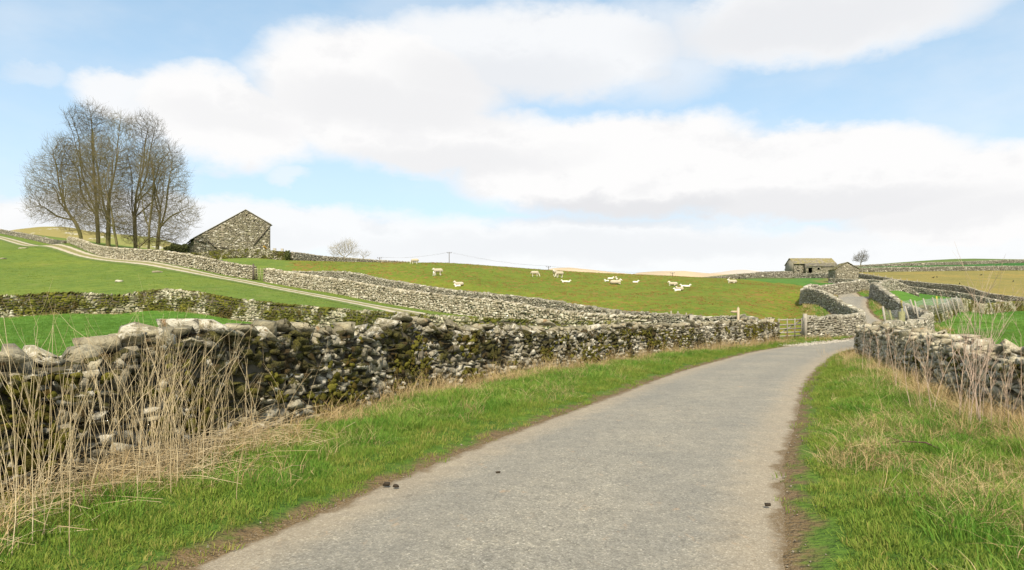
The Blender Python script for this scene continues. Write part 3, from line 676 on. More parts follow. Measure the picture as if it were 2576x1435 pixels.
drystone_wall("highest wall below the grassy hilltop on the right skyline", world(W9), MATF, .6, .3, .38, 60, 30, 'slab', .36, lib_id='coarse', seed=33)
drystone_wall("wall in front of the long roofed barn, above the far strip of green field", world(W10), MATF, .45, .22, .32, 150, 60, 'slab', .26, lib_id='coarse', seed=35)
drystone_wall("short stretch of wall beside the left end of the long roofed barn", world(W10B), MATF, .5, .25, .32, 30, 20, 'slab', .26, lib_id='coarse', seed=37)
drystone_wall("low tumbled wall on the ridge left of the curling wall", world(W11), MATB, .3, .15, .3, 40, 20, 'slab', .16, lib_id='coarse', seed=39)

# moss cushions growing on the near walls
def moss_mat():
    m, t, b = new_mat("moss"); g = t.node('ShaderNodeNewGeometry'); pos = g.outputs['Position']
    c = t.ramp(t.math('ADD', t.math('MULTIPLY', g.outputs['Random Per Island'], .6), t.math('MULTIPLY', t.noise(pos, 9, 3, .6), .4)), [(.15, (.095, .062, .022)), (.4, (.085, .078, .020)), (.62, (.125, .118, .026)), (.9, (.19, .175, .035))])
    c = t.mix(1.0, c, t.ramp(t.noise(pos, 110, 2, .7), [(.35, (.35, .35, .35)), (.65, (1.5, 1.5, 1.4))]), 'MULTIPLY')
    t.l.new(c, b.inputs['Base Color']); bp = t.node('ShaderNodeBump'); bp.inputs['Strength'].default_value = 1.0; bp.inputs['Distance'].default_value = .02
    t.l.new(t.noise(pos, 90, 3, .7), bp.inputs['Height']); t.l.new(bp.outputs[0], b.inputs['Normal']); b.inputs['Roughness'].default_value = 1; b.inputs['Specular IOR Level'].default_value = 0
    return m
MATMOSS = moss_mat()
def cushion(seed):
    bm = bmesh.new(); bmesh.ops.create_icosphere(bm, subdivisions=2, radius=.5); r = np.random.default_rng(seed)
    V = np.array([v.co[:] for v in bm.verts]); T_ = np.array([[v.index for v in f.verts] for f in bm.faces]); bm.free()
    d = r.normal(size=(5, 3)); k = 1 + sum(.10 * np.sin(V @ (a * 3.2) + i) for i, a in enumerate(d)); return V * k[:, None] * (1 + r.normal(0, .035, (len(V), 1))), T_
CUSH = [cushion(i) for i in range(8)]
def moss_cushions(root, W, side, n, seed, thick, dens):
    r = np.random.default_rng(seed); q = r.random(n) * W.L; x, y, z, h, tx, ty = W.at(q); hz = r.random(n) ** 1.2
    keep = (vnoise(q, hz * 2, .9, seed) * .6 + vnoise(q, hz * 2, .33, seed + 1) * .4 > dens) & (y > 0)
    q, x, y, z, h, tx, ty, hz = [a[keep] for a in (q, x, y, z, h, tx, ty, hz)]; n = len(q)
    zz = hz * (h - .25); of = side * (thick * (1.12 - .42 * zz / h) + r.normal(0, .012, n))
    ps = np.stack([x + ty * of, y - tx * of, z + zz], 1); s = np.minimum(r.lognormal(-3.0, .45, n), .10)
    S = np.stack([s * 1.5, s * .6, s * r.uniform(.6, 1.3, n)], 1)
    me = merge_stones('moss', CUSH, r.integers(0, 8, n), ps - np.array(root.location), rotm(r.normal(0, .3, n), r.normal(0, .3, n), np.arctan2(ty, tx) + r.normal(0, .3, n)), S, MATMOSS, True)
    tag(obj('moss', me, root), kind='stuff')
moss_cushions(near_left, W_N, 1, 14000, 71, .33, .585)
moss_cushions(near_right, W_Q, -1, 2500, 73, .31, .64)

# ------------------------------------------------------------------ gravel farm track up the left pasture
TR = [(PX(px, Y), Y) for px, Y in ((1075, 45.5), (1000, 49.5), (930, 54), (860, 58.5), (760, 63), (640, 68.5), (520, 74), (400, 80), (270, 90), (150, 105), (80, 120), (0, 143), (-90, 165))]
TC = catmull(TR, .6); TZ = ground(TC[:, 0], TC[:, 1])
def track_mat():
    m, t, b = new_mat("track_gravel"); g = t.node('ShaderNodeNewGeometry'); pos = g.outputs['Position']
    a = t.node('ShaderNodeAttribute'); a.attribute_name = 'lat'; lat = t.math('ABSOLUTE', a.outputs['Fac'])
    n = t.math('MULTIPLY', t.math('SUBTRACT', t.noise(pos, 1.6, 5, .75), .5), 1.1)
    rut = t.smooth(t.math('ADD', t.math('ABSOLUTE', t.math('SUBTRACT', lat, .72)), n), .42, .12)
    grass = t.mix(1.0, (.095, .140, .030), t.ramp(t.noise(pos, .9, 5, .65), [(.28, (.72, .78, .8)), (.72, (1.3, 1.18, 1.1))]), 'MULTIPLY')
    grit = t.mix(t.noise(pos, 7, 4, .75), (.27, .225, .155), (.56, .51, .42))
    c = t.mix(rut, t.mix(t.smooth(lat, 1.25, .6), grass, (.20, .19, .075)), grit)
    t.l.new(c, b.inputs['Base Color']); b.inputs['Roughness'].default_value = .95; return m
d_ = np.gradient(TC, axis=0); d_ /= np.linalg.norm(d_, axis=1)[:, None]; nn_ = np.stack([d_[:, 1], -d_[:, 0]], 1)
us = np.linspace(-1, 1, 11); TV = []; tl = []
for i in range(len(TC)):
    for u in us: p = TC[i] + nn_[i] * u * 1.7; TV.append((p[0], p[1])); tl.append(u * 1.7)
TV = np.array(TV); tzz = ground(TV[:, 0], TV[:, 1]) + .07 - .05 * (np.abs(np.array(tl)) > 1.6)
ix = np.arange(len(TC) * 11).reshape(-1, 11)
me = mesh_np("track", np.column_stack([TV, tzz]), np.stack([ix[:-1, :-1], ix[:-1, 1:], ix[1:, 1:], ix[1:, :-1]], -1).reshape(-1, 4), track_mat(), True)
a = me.attributes.new('lat', 'FLOAT', 'POINT'); a.data.foreach_set('value', np.array(tl, np.float32))
tag(obj("track", me), kind='structure')

# pale gravel apron in front of the gate
ap = []
MATGRAV = flat_mat("gate_gravel", (.40, .37, .31), .45, 14)
P0 = [(13.3, 34.1), (15.2, 36.6), (17.6, 39.0), (20.2, 41.5), (22.6, 44.0), (23.0, 43.2), (21.0, 41.0), (18.6, 38.4), (16.2, 35.8), (14.4, 33.4)]
bm = bmesh.new(); vs = [bm.verts.new((x, y, float(ground([x], [y])[0]) + .03)) for x, y in P0]
bm.faces.new(vs); bmesh.ops.triangulate(bm, faces=bm.faces); me = bpy.data.meshes.new("gravel_apron"); bm.to_mesh(me); bm.free()
me.materials.append(MATGRAV)
gr_n = 900; qx = rng.random(gr_n); ii_ = rng.integers(0, 4, gr_n)
ga = np.array([(13.4, 33.9), (15.4, 36.3), (17.9, 38.9), (20.4, 41.3), (22.7, 43.8)]); gp = ga[ii_] * (1 - qx[:, None]) + ga[ii_ + 1] * qx[:, None] + rng.normal(0, .38, (gr_n, 2)) + np.array([.25, -.3])
gz_ = np.maximum(ground(gp[:, 0], gp[:, 1]), 0) + .02
sg = rng.uniform(.03, .10, (gr_n, 3)); sg[:, 2] *= .6
me = merge_stones("gravel_stones", COARSE, rng.integers(0, 16, gr_n), np.column_stack([gp, gz_]), rotm(rng.random(gr_n) * .3, rng.random(gr_n) * .3, rng.random(gr_n) * 6), sg, MATGRAV)
tag(obj("gravel_stones", me), 'loose pale gravel along the road edge in front of the field gate', 'gravel', kind='stuff')

# ------------------------------------------------------------------ distant hills
def hill(name, prof, Y, depth, mat, base=-5):
    P = np.array(prof, float); px = np.linspace(P[0, 0], P[-1, 0], 120); py = np.interp(px, P[:, 0], P[:, 1])
    for _ in range(3): py = np.convolve(np.pad(py, 2, mode='edge'), np.ones(5) / 5, 'valid')
    X = PX(px, Y); Zt = PZ(py, Y); rows = np.linspace(-1, 1, 17); V = []
    for v in rows:
        f = math.cos(v * math.pi / 2) ** .8 if abs(v) < 1 else 0
        for i in range(len(X)):
            zz = base + (Zt[i] - base) * f * (1 + .02 * math.sin(X[i] * .02 + v * 9)) if v != 0 else Zt[i]
            V.append((X[i] * (1 + v * depth / Y * .5), Y + v * depth, zz))
    n = len(X); ix = np.arange(17 * n).reshape(17, n)
    me = mesh_np(name, np.array(V), np.stack([ix[:-1, :-1], ix[:-1, 1:], ix[1:, 1:], ix[1:, :-1]], -1).reshape(-1, 4), mat, True)
    return tag(obj(name, me), kind='structure')
def hill_mat(name, c1, c2, c3, sc):
    m, t, b = new_mat(name); g = t.node('ShaderNodeNewGeometry'); p = t.scalevec(g.outputs['Position'], (1, .4, 2.5))
    c = t.mix(t.smooth(t.noise(p, sc, 6, .65), .42, .58), c1, c2); c = t.mix(t.smooth(t.noise(p, sc * 6, 5, .8), .56, .66), c, c3)
    t.l.new(c, b.inputs['Base Color']); b.inputs['Roughness'].default_value = 1; b.inputs['Specular IOR Level'].default_value = 0; return m
MOOR = hill_mat("moorland", (.46, .37, .25), (.40, .33, .235), (.50, .43, .32), .004)
MOOR2 = hill_mat("far_moorland", (.42, .38, .34), (.44, .39, .33), (.36, .36, .36), .003)
SCAR = hill_mat("limestone_scar", (.24, .21, .085), (.19, .20, .07), (.46, .45, .42), .02)
hill("distant_hill", [(1340, 700), (1380, 680), (1431, 676.5), (1509, 681.5), (1582, 690), (1640, 705)], 2100, 500, MOOR)
hill("distant_hill", [(1570, 705), (1592, 690), (1665, 684.5), (1717, 681.5), (1769, 687), (1815, 692), (1880, 700), (1930, 712)], 2300, 500, MOOR)
hill("distant_hill", [(1740, 700), (1790, 687), (1840, 683), (1873, 681.5), (1912, 684), (1990, 690), (2080, 700)], 3300, 600, MOOR2)
hill("hill", [(-60, 600), (20, 588), (48, 578), (85, 575), (115, 571.5), (160, 572), (185, 573), (229, 584), (311, 593), (400, 602), (520, 640)], 420, 90, SCAR, 8)

# ------------------------------------------------------------------ timber, metal materials
WOOD = flat_mat("weathered_wood", (.29, .265, .215), .35, 25)
WOODP = flat_mat("pale_wood", (.46, .36, .25), .2, 20)
WOODG = flat_mat("algae_wood", (.24, .235, .12), .35, 20)
METAL = flat_mat("galvanised_wire", (.38, .39, .38), .1, 20, .5)
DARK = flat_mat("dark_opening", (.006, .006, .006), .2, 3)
PIPE = flat_mat("rusty_pipe", (.05, .04, .032), .3, 5)
LINTEL = flat_mat("lintel_stone", (.32, .30, .25), .25, 3)
def up(x, y): return float(ground([x], [y])[0])

# five-barred field gate, hanging on the post by the curling wall
GA = Vector((15.15, 38.9, 0)); GB = Vector((17.35, 40.9, 0))
g0 = empty('field_gate', (GA.x, GA.y, up(GA.x, GA.y))); tag(g0, 'wooden five-bar field gate with long diagonal brace, hung beside the road', 'gate')
dv = (GB - GA); Lg = dv.length; dv.normalize(); ang = math.atan2(dv.y, dv.x); RG = Matrix.Rotation(ang, 3, 'Z'); g0.rotation_euler = (0, 0, ang)
dz_ = up(GB.x, GB.y) - up(GA.x, GA.y)
for i, hgt in enumerate((.22, .42, .64, .87, 1.16)):
    mb = MB(); mb.box((Lg / 2, 0, hgt), (Lg, .035, .075)); obj('rail', mb.mesh('rail', WOOD), g0)
for xx in (.06, Lg * .36, Lg * .68, Lg - .05):
    mb = MB(); mb.box((xx, -.04, .67), (.07, .035, 1.15)); obj('upright', mb.mesh('upright', WOOD), g0)
mb = MB(); b_l = math.hypot(Lg * .93, .78); mb.box((Lg * .52, .04, .72), (b_l, .03, .07), Matrix.Rotation(-math.atan2(.78, Lg * .93), 3, 'Y')); obj('brace', mb.mesh('brace', WOOD), g0)
def post(name, label, x, y, h, wd, mat, lean=(0, 0), cat='post', cap=None, group=None, taper=.9, dz=0.0):
    z = up(x, y); mb = MB(); mb.box((0, 0, h / 2 - .1), (wd, wd, h + .2), None, taper)
    if cap: mb.box((0, 0, h + .02), (wd * 1.15, wd * 1.15, .05), None, .5)
    o = obj(name, mb.mesh(name, mat), None, (x, y, z + dz)); o.rotation_euler = (lean[0], lean[1], ang if cap else 0)
    return tag(o, label, cat, group, 'thing')
post('gate_post', 'thick square weathered post between the field gate and the end of the curling wall', 17.62, 41.05, 1.48, .2, WOOD)
post('gate_post', 'slim shutting post carrying the free end of the diagonal gate brace', 17.42, 40.55, 1.25, .09, WOOD)
post('gate_post', 'white-topped post where the gate meets the long mossy wall', 14.55, 38.5, 1.28, .14, flat_mat('white_paint', (.62, .60, .56), .15, 9))
# fingerpost
fx, fy = PX(1857, 38.0), 38.0; fp = empty('fingerpost', (fx, fy, up(fx, fy))); tag(fp, 'pale wooden footpath fingerpost with one arm, standing behind the end of the roadside wall', 'signpost')
mb = MB(); mb.box((0, 0, .88), (.11, .11, 1.78)); mb.box((0, 0, 1.80), (.10, .10, .08), None, .45); obj('post', mb.mesh('post', WOODP), fp)
mb = MB(); mb.slab([(-.05, -.03, 1.50), (-.05, -.03, 1.63), (-.36, -.03, 1.63), (-.44, -.03, 1.565), (-.36, -.03, 1.50)], (0, .05, 0)); obj('arm', mb.mesh('arm', WOODP), fp)
# stile in the wall beyond, with stone slab and stakes
for px, hh, lab in ((1881, .9, ''),): pass
for px, Y, h, wd, lab, mt in ((1735, 43.0, 1.22, .26, 'upright grey stone stile slab beside the small stakes in the far wall', LINTEL), (1722, 43.4, 1.32, .07, 'thin wooden stake just left of the stone stile slab', WOOD),
                              (1701, 43.9, 1.40, .07, 'second thin stake left of the stone stile slab', WOOD), (1684, 44.2, 1.42, .07, 'outermost thin stake left of the stone stile slab', WOOD)):
    post('stile_post', lab, PX(px, Y), Y - .45, h, wd, mt, group='posts of the stile')
# small hand gate in the pale wall
hx, hy = PX(655, 73.9), 73.6; hz_ = up(hx, hy)
hg = empty('hand_gate', (hx, hy, hz_)); tag(hg, 'small slatted wooden gate filling the gap in the pale wall by the track', 'gate'); hg.rotation_euler = (0, 0, -.15)
for i in range(5): mb = MB(); mb.box((0, 0, .25 + i * .25), (1.05, .03, .06)); obj('rail', mb.mesh('rail', WOODG), hg)
for i in range(4): mb = MB(); mb.box((-.48 + i * .32, -.035, .72), (.06, .03, 1.35)); obj('upright', mb.mesh('upright', WOODG), hg)
post('gate_post', 'dark round post at the left of the small slatted gate', PX(641, 73.9), 73.5, 1.75, .16, flat_mat('dark_post', (.09, .075, .06), .3, 10))
post('stone_gatepost', 'left of two pale post tops showing above the wall right of the barn', PX(691, 113), 113, 2.2, .42, LINTEL, group='post tops beside the barn', taper=.97)
post('stone_gatepost', 'right of two pale post tops showing above the wall right of the barn', PX(710, 113), 113, 2.2, .38, LINTEL, group='post tops beside the barn', taper=.97)

# leaning stakes with sheep netting by the far-right wall
def zx(x, y): return (1811 + .2969 * x, 604 + .2969 * y)
def fence(label, specs, netspan, group=None, rad=.055):
    r0 = specs[0]; x0, y0 = PX(zx(r0[0], 0)[0], r0[4]), r0[4]; root = empty('stake_fence', (x0, y0, up(x0, y0))); tag(root, label, 'fence', group, 'thing')
    tops = []
    for (tx_, ty_, bx_, by_, Y, mt) in specs:
        a_ = zx(tx_, ty_); b2 = zx(bx_, by_); pt = Vector((PX(a_[0], Y + .35), Y + .35, PZ(a_[1], Y + .35))); pb = Vector((PX(b2[0], Y), Y, PZ(b2[1], Y) - .15))
        mb = MB(); mb.tube([pb, pt], [rad, rad * .85], 7); me = mb.mesh('fence_post', mt); me.transform(Matrix.Translation((-x0, -y0, -root.location.z)))
        obj('fence_post', me, root); tops.append((pt, pb))
    mb = MB()
    for i0, i1 in netspan:
        for i in range(i0, i1):
            t0, b0 = tops[i]; t1, b1 = tops[i + 1]
            if (t1 - t0).length > 14: continue
            for k in np.linspace(.05, .62, 7):
                p = t0.lerp(b0, k); q = t1.lerp(b1, k); mb.tube([p, (p + q) / 2 - Vector((0, 0, .03)), q], .006, 3)
            nn = max(2, int((t1 - t0).length / .15))
            for j in range(nn): f = j / nn; mb.tube([t0.lerp(t1, f).lerp(b0.lerp(b1, f), .05), t0.lerp(t1, f).lerp(b0.lerp(b1, f), .62)], .005, 3)
    me = mb.mesh('wire_netting', METAL); me.transform(Matrix.Translation((-x0, -y0, -root.location.z))); tag(obj('wire_netting', me, root), kind='stuff')
fence('leaning weathered stakes with wire netting in front of the wall on the right', [(1650, 515, 1700, 740, 46.5, WOOD), (1722, 495, 1797, 738, 48.8, WOOD), (1800, 485, 1872, 697, 52, WOOD), (1870, 490, 1915, 665, 55.5, WOOD),
      (1918, 490, 1965, 640, 59, WOOD), (1962, 485, 2005, 640, 62, WOOD), (2002, 475, 2040, 640, 64, WOOD), (2040, 490, 2082, 640, 66.5, WOOD), (2167, 490, 2226, 632, 74, WOOD), (2275, 500, 2322, 626, 81, WOOD), (2375, 510, 2415, 622, 88, WOOD)], [(0, 7)])
fence('cluster of short stakes and netting where the right-hand walls meet, one with yellow lichen', [(1380, 565, 1405, 700, 38.5, WOOD), (1437, 597, 1462, 705, 39.2, WOODG), (1540, 580, 1560, 700, 40.5, WOODG), (1567, 560, 1608, 690, 42, WOOD), (1535, 515, 1568, 610, 44.2, flat_mat('lichened_wood', (.30, .26, .05), .3, 9)), (1612, 505, 1652, 610, 46, WOOD), (1835, 478, 1847, 575, 54, flat_mat('lichened_wood', (.34, .29, .05), .3, 9))], [(0, 5)], rad=.07)
post('stump_post', 'short thick sawn post on top of the wall corner, right of the road bend', PX(2268, 35), 35, 1.62, .26, WOODG)
# stakes along distant walls
r_ = np.random.default_rng(5)
for L_, lab, n_ in ((W10, 'row of thin stakes leaning on the wall below the long roofed barn', 16), (W7, 'row of thin stakes leaning along the wall below the tan field', 9)):
    Wl = WallLine(world(L_), 1.0); qq = np.linspace(Wl.L * (.15 if n_ > 10 else .02), Wl.L * (.95 if n_ > 10 else .42), n_); x, y, z, h, tx, ty = Wl.at(qq)
    root = empty('stake_fence', (x[0], y[0], z[0])); tag(root, lab, 'fence', 'stakes along distant walls', 'thing')
    for i in range(n_):
        mb = MB(); b0 = Vector((x[i] - x[0] + ty[i] * .7, y[i] - y[0] - tx[i] * .7, z[i] - z[0] - .1)); s_ = 1 if ty[i] * -y[i] * 0 - tx[i] < 0 else -1
        b0 = Vector((x[i] - x[0], y[i] - y[0] - .8, z[i] - z[0] - .2)); mb.tube([b0, b0 + Vector((r_.uniform(-.1, .5), .35, 1.9))], .07, 5); obj('fence_post', mb.mesh('fence_post', WOOD), root)

# ------------------------------------------------------------------ barns
ROOFM = None
def roof_mat(name, base, moss, amt):
    m, t, b = new_mat(name); g = t.node('ShaderNodeNewGeometry'); pos = g.outputs['Position']
    r, g2 = island_random(t); c = t.ramp(r, [(0, tuple(x * .7 for x in base)), (.5, base), (1, tuple(x * 1.35 for x in base))])
    mf = t.smooth(t.noise(pos, .9, 5, .7), .62 - amt * .3, .70 - amt * .3); c = t.mix(t.math('MULTIPLY', mf, .85), c, moss)
    c = t.mix(t.smooth(t.noise(pos, 3, 4, .7), .62, .68), c, (.36, .35, .31)); t.l.new(c, b.inputs['Base Color']); return m
R_FAR = roof_mat("mossy_stone_slates", (.27, .24, .18), (.27, .24, .10), .55)
R_NEAR = roof_mat("stone_slates", (.27, .25, .20), (.16, .15, .06), .4)
BARNST = stone_mat("barn_stone", [(.17, .155, .115), (.24, .22, .165), (.13, .12, .09), (.28, .26, .20), (.20, .19, .13), (.22, .205, .16), (.56, .54, .49), (.15, .14, .10), (.26, .24, .18), (.23, .225, .15)], .35, .04, .5, .5, .10, fine=5)
BARNST2 = stone_mat("far_barn_stone", [(.19, .175, .135), (.26, .24, .19), (.16, .145, .11), (.30, .28, .22), (.22, .20, .16), (.24, .225, .18), (.20, .19, .15), (.28, .26, .21)], .5, .0, .5, .5, .04, fine=4)
MORTAR = flat_mat("lime_joint", (.19, .17, .125), .3, 3)
def face_stones(root, mat, o, ex, ez, inside, w, h, l0, c0, nparts, seed, holes=(), depth=.12, bright=None):
    """courses of wall stone on the plane through o spanned by ex (horizontal) and up; inside(u,v) tells where wall is"""
    r = np.random.default_rng(seed); ex = Vector(ex).normalized(); nrm = Vector((ex.y, -ex.x, 0)); U, Vv, Ls, Hs = [], [], [], []
    v = 0
    while v < h:
        ch = c0 * r.uniform(.6, 1.5); u = -r.random() * l0
        while u < w:
            l = l0 * float(np.exp(r.normal(-.1, .4))); uc, vc = u + l / 2, v + ch / 2
            if inside(uc - l * .45, vc) and inside(uc + l * .45, vc) and inside(uc, vc + ch * .4) and not any(a_ - l * .3 < uc < b2 + l * .3 and c_ - ch * .2 < vc < d2 + ch * .2 for a_, b2, c_, d2 in holes):
                U.append(uc); Vv.append(vc + r.normal(0, .015)); Ls.append(l); Hs.append(ch * r.uniform(.85, 1.1))
            u += l
        v += ch
    n = len(U); U = np.array(U); Vv = np.array(Vv); e = np.array(ex); nv = np.array(nrm); o = np.array(o)
    ps = o + U[:, None] * e + Vv[:, None] * np.array([0, 0, 1.]) + nv * (r.normal(0, .018, n)[:, None])
    S = np.stack([np.array(Ls) * 1.05, np.full(n, depth), np.array(Hs) * 1.12], 1)
    rt = rotm(r.normal(0, .04, n), r.normal(0, .05, n), np.full(n, math.atan2(ex.y, ex.x)) + r.normal(0, .04, n))
    emit_stones(root, (ps, rt, S, r.integers(0, 16, n), np.ones(n)), 'coarse', COARSE, mat, nparts, minpx=2.0)
def barn_axes(A, dirx, diry):
    e1 = Vector((dirx[0], dirx[1], 0)).normalized(); e2 = Vector((diry[0], diry[1], 0)).normalized()
    return lambda a, b, z: Vector((A[0] + e1.x * a + e2.x * b, A[1] + e1.y * a + e2.y * b, z)), e1, e2
def slates(root, P00, P10, P01, mat, rows, cols, name='slate_course', th=.05, seed=0):
    """stone-slated roof slope: each course a row of separate slates, built as one part per slope"""
    r = np.random.default_rng(seed); P00, P10, P01 = map(Vector, (P00, P10, P01)); e = P10 - P00; f = P01 - P00; n = e.cross(f).normalized()
    if n.z < 0: n = -n
    mb = MB()
    for j in range(rows):
        cs = cols + (j % 3); u0 = 0 - (.5 / cs if j % 2 else 0)
        for i in range(cs + 1):
            ua, ub = max(0, u0 + i / cs), min(1, u0 + (i + 1) / cs)
            if ub - ua < .1 / cs: continue
            va, vb = j / rows - .01, (j + 1.25) / rows
            t_ = th * r.uniform(.7, 1.4); lift = n * (.02 + r.random() * .02); g_ = .004
            a_ = P00 + e * (ua + g_ / cs) + f * max(va + r.uniform(-.006, .006), -.01) + n * .05 + lift; b2 = P00 + e * (ub - g_ / cs) + f * va + n * .05 + lift
            c_ = P00 + e * (ub - g_ / cs) + f * min(vb, 1.0) + lift * .3; d2 = P00 + e * (ua + g_ / cs) + f * min(vb, 1.0) + lift * .3
            mb.slab([a_, b2, c_, d2], n * t_)
    me = mb.mesh(name, mat); me.transform(Matrix.Translation(-Vector(root.location))); return tag(obj(name, me, root), kind='stuff')
def part(root, mb, name, mat, kind=None):
    me = mb.mesh(name, mat); me.transform(Matrix.Translation(-Vector(root.location))); o = obj(name, me, root)
    if kind: o['kind'] = kind
    return o

# catslide barn on the left
A1 = (-54.0, 116.0); Wd, Ln = 12.45, 10.8
B1, e1, e2 = barn_axes(A1, (.86, .51), (-.51, .86)); zb = 9.6
ev_l, apx, ev_r, za = 14.45, 8.25, 17.6, 19.85
barn = empty('stone_barn', (A1[0], A1[1], zb)); tag(barn, 'large stone barn with blank gable and long catslide roof, beside the clump of tall trees', 'barn')
prof = [(0, zb), (Wd, zb), (Wd, ev_r), (apx, za), (0, ev_l)]
mb = MB(); mb.slab([B1(a, .12, z) for a, z in prof], e2 * .45); part(barn, mb, 'gable_wall', MORTAR)
mb = MB(); mb.slab([B1(a, Ln - .5, z) for a, z in prof], e2 * .45); part(barn, mb, 'rear_gable', BARNST)
mb = MB(); mb.slab([B1(.06, .2, zb), B1(.06, Ln - .1, zb), B1(.06, Ln - .1, ev_l - .05), B1(.06, .2, ev_l - .05)], e1 * .4); part(barn, mb, 'side_wall', MORTAR)
mb = MB(); mb.slab([B1(Wd - .46, .2, zb), B1(Wd - .46, Ln - .1, zb), B1(Wd - .46, Ln - .1, ev_r - .05), B1(Wd - .46, .2, ev_r - .05)], e1 * .4); part(barn, mb, 'side_wall', BARNST)
def in1(u, v):
    z = zb + v; top = ev_l + (za - ev_l) * u / apx if u < apx else za + (ev_r - za) * (u - apx) / (Wd - apx)
    return 0.02 < u < Wd - .0 and z < top - .02
holes1 = [(apx + .0, apx + .22, za - 1.05 - zb, za - .72 - zb), (apx + 1.3, apx + 1.55, za - 1.95 - zb, za - 1.7 - zb), (apx - 2.7, apx - 2.45, za - 3.3 - zb, za - 3.1 - zb), (4.31, 4.40, 0, 7.4)]
face_stones(barn, BARNST, B1(0, .08, zb), e1, None, in1, Wd, za - zb, .42, .19, 300, 51, holes1)
face_stones(barn, BARNST, B1(.02, Ln, zb), -e2, None, lambda u, v: 0 < u < Ln and zb + v < ev_l - .1, Ln, ev_l - zb, .42, .19, 100, 52, [(5.6, 6.7, 0, 3.6)])
for a_, b2, c_, d2 in holes1[:3]:
    mb = MB(); mb.slab([B1(a_, .1, zb + c_), B1(b2, .1, zb + c_), B1(b2, .1, zb + d2), B1(a_, .1, zb + d2)], e2 * .06); part(barn, mb, 'putlog_hole', DARK)
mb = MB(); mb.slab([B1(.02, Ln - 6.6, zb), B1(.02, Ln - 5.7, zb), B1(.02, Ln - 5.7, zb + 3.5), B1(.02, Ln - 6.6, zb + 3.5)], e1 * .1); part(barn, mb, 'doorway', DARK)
slates(barn, B1(-.35, .0, ev_l - .2), B1(-.35, Ln + .15, ev_l - .2), B1(apx, .0, za + .02), R_NEAR, 16, 14, 'slate_roof', .035, 1)
slates(barn, B1(Wd + .3, .0, ev_r - .16), B1(Wd + .3, Ln + .15, ev_r - .16), B1(apx, .0, za + .02), R_NEAR, 10, 14, 'slate_roof', .035, 2)
mb = MB(); mb.tube([B1(apx, .0, za + .08), B1(apx, Ln + .2, za + .08)], .09, 6); part(barn, mb, 'ridge_stone', R_NEAR)
for (u0, z0, u1, z1) in ((-.15, ev_l - .02, apx, za + .06), (Wd + .15, ev_r - .02, apx, za + .06)):
    for k in range(18):
        p_, q_ = B1(u0 + (u1 - u0) * k / 18, -.02, z0 + (z1 - z0) * k / 18), B1(u0 + (u1 - u0) * (k + .96) / 18, -.02, z0 + (z1 - z0) * (k + .96) / 18)
        mb = MB(); mb.slab([p_, q_, q_ + Vector((0, 0, .13)), p_ + Vector((0, 0, .13))], e2 * .3); part(barn, mb, 'verge_stone', LINTEL)
def onf(px, py):      # surveyed point on the gable plane
    k = (px - CX) / F; t_ = (k * A1[1] - A1[0]) / (e1.x - k * e1.y); Y = A1[1] + e1.y * t_; return B1(t_, -.08, PZ(py, Y))
for (a_, b2) in (((678.3, 571), (638, 618)), ((489.5, 605), (520, 612)), ((523, 608), (546, 627)), ((553, 622), (575, 627))):
    mb = MB(); mb.tube([onf(*a_), onf(*b2)], .07, 6); part(barn, mb, 'diagonal_pipe', PIPE)
mb = MB(); c_ = onf(667, 622); 
for k in range(9): mb.box(c_ + Vector((r_.normal(0, .18), -.03, r_.normal(0, .14))), (.2, .05, .14))
part(barn, mb, 'lichen_patch', flat_mat('ochre_lichen', (.45, .27, .02), .2, 5), 'stuff')
post('lean_post', 'thin pole standing just right of the barn gable', PX(686, 121), 121, 2.6, .03, METAL, cat='pole')

# long barn on the far hill
Y2 = 220.0; XL, XR = PX(1998, Y2), PX(2103, Y2); zb2, ze, zr = 14.3, PZ(663.5, Y2), PZ(650.6, Y2 + 3.6)
bn2 = empty('stone_barn', (XL, Y2, zb2)); tag(bn2, 'long stone barn with mossy yellow roof and black open doorway on the far hill', 'barn')
Wt = XR - XL
mb = MB()
for x0_, x1_, z0_, z1_ in ((XL, XR, zb2, ze),):
    mb.slab([(XL, Y2 + .12, zb2), (XL + Wt, Y2 + .12, zb2), (XL + Wt, Y2 + .12, ze), (XL, Y2 + .12, ze)], (0, .45, 0))
part(bn2, mb, 'front_wall', MORTAR)
mb = MB(); mb.slab([(XL, Y2 + 7, zb2), (XR, Y2 + 7, zb2), (XR, Y2 + 7, ze), (XL, Y2 + 7, ze)], (0, .3, 0)); part(bn2, mb, 'rear_wall', BARNST2)
for xx in (XL, XR - .45):
    mb = MB(); mb.slab([(xx, Y2 + .1, zb2), (xx, Y2 + 7.2, zb2), (xx, Y2 + 7.2, ze), (xx, Y2 + 3.6, zr - .1), (xx, Y2 + .1, ze)], (.45, 0, 0)); part(bn2, mb, 'gable_wall', BARNST2)
XJ = PX(2022.7, Y2); lt = PZ(671, Y2 - 2.6); ltop = PZ(662.8, Y2)
dA, dB, dT, dBot = PX(2027.5, Y2 - 2.4) , PX(2043.5, Y2 - 2.4), PZ(673.8, Y2 - 2.4), zb2
wA, wB, wT, wBt = PX(2055.5, Y2 - 2.4), PX(2062, Y2 - 2.4), PZ(674, Y2 - 2.4), PZ(679.7, Y2 - 2.4)
XRL = XR - .3
mb = MB()      # lean-to front with real door and window openings
for (a_, b2, c_, d2) in ((XJ, dA, zb2, lt), (dA, dB, dT, lt), (dB, wA, zb2, lt), (wA, wB, wT, lt), (wA, wB, zb2, wBt), (wB, XRL, zb2, lt)):
    mb.slab([(a_, Y2 - 2.4, c_), (b2, Y2 - 2.4, c_), (b2, Y2 - 2.4, d2), (a_, Y2 - 2.4, d2)], (0, .4, 0))
part(bn2, mb, 'lean_to_wall', MORTAR)
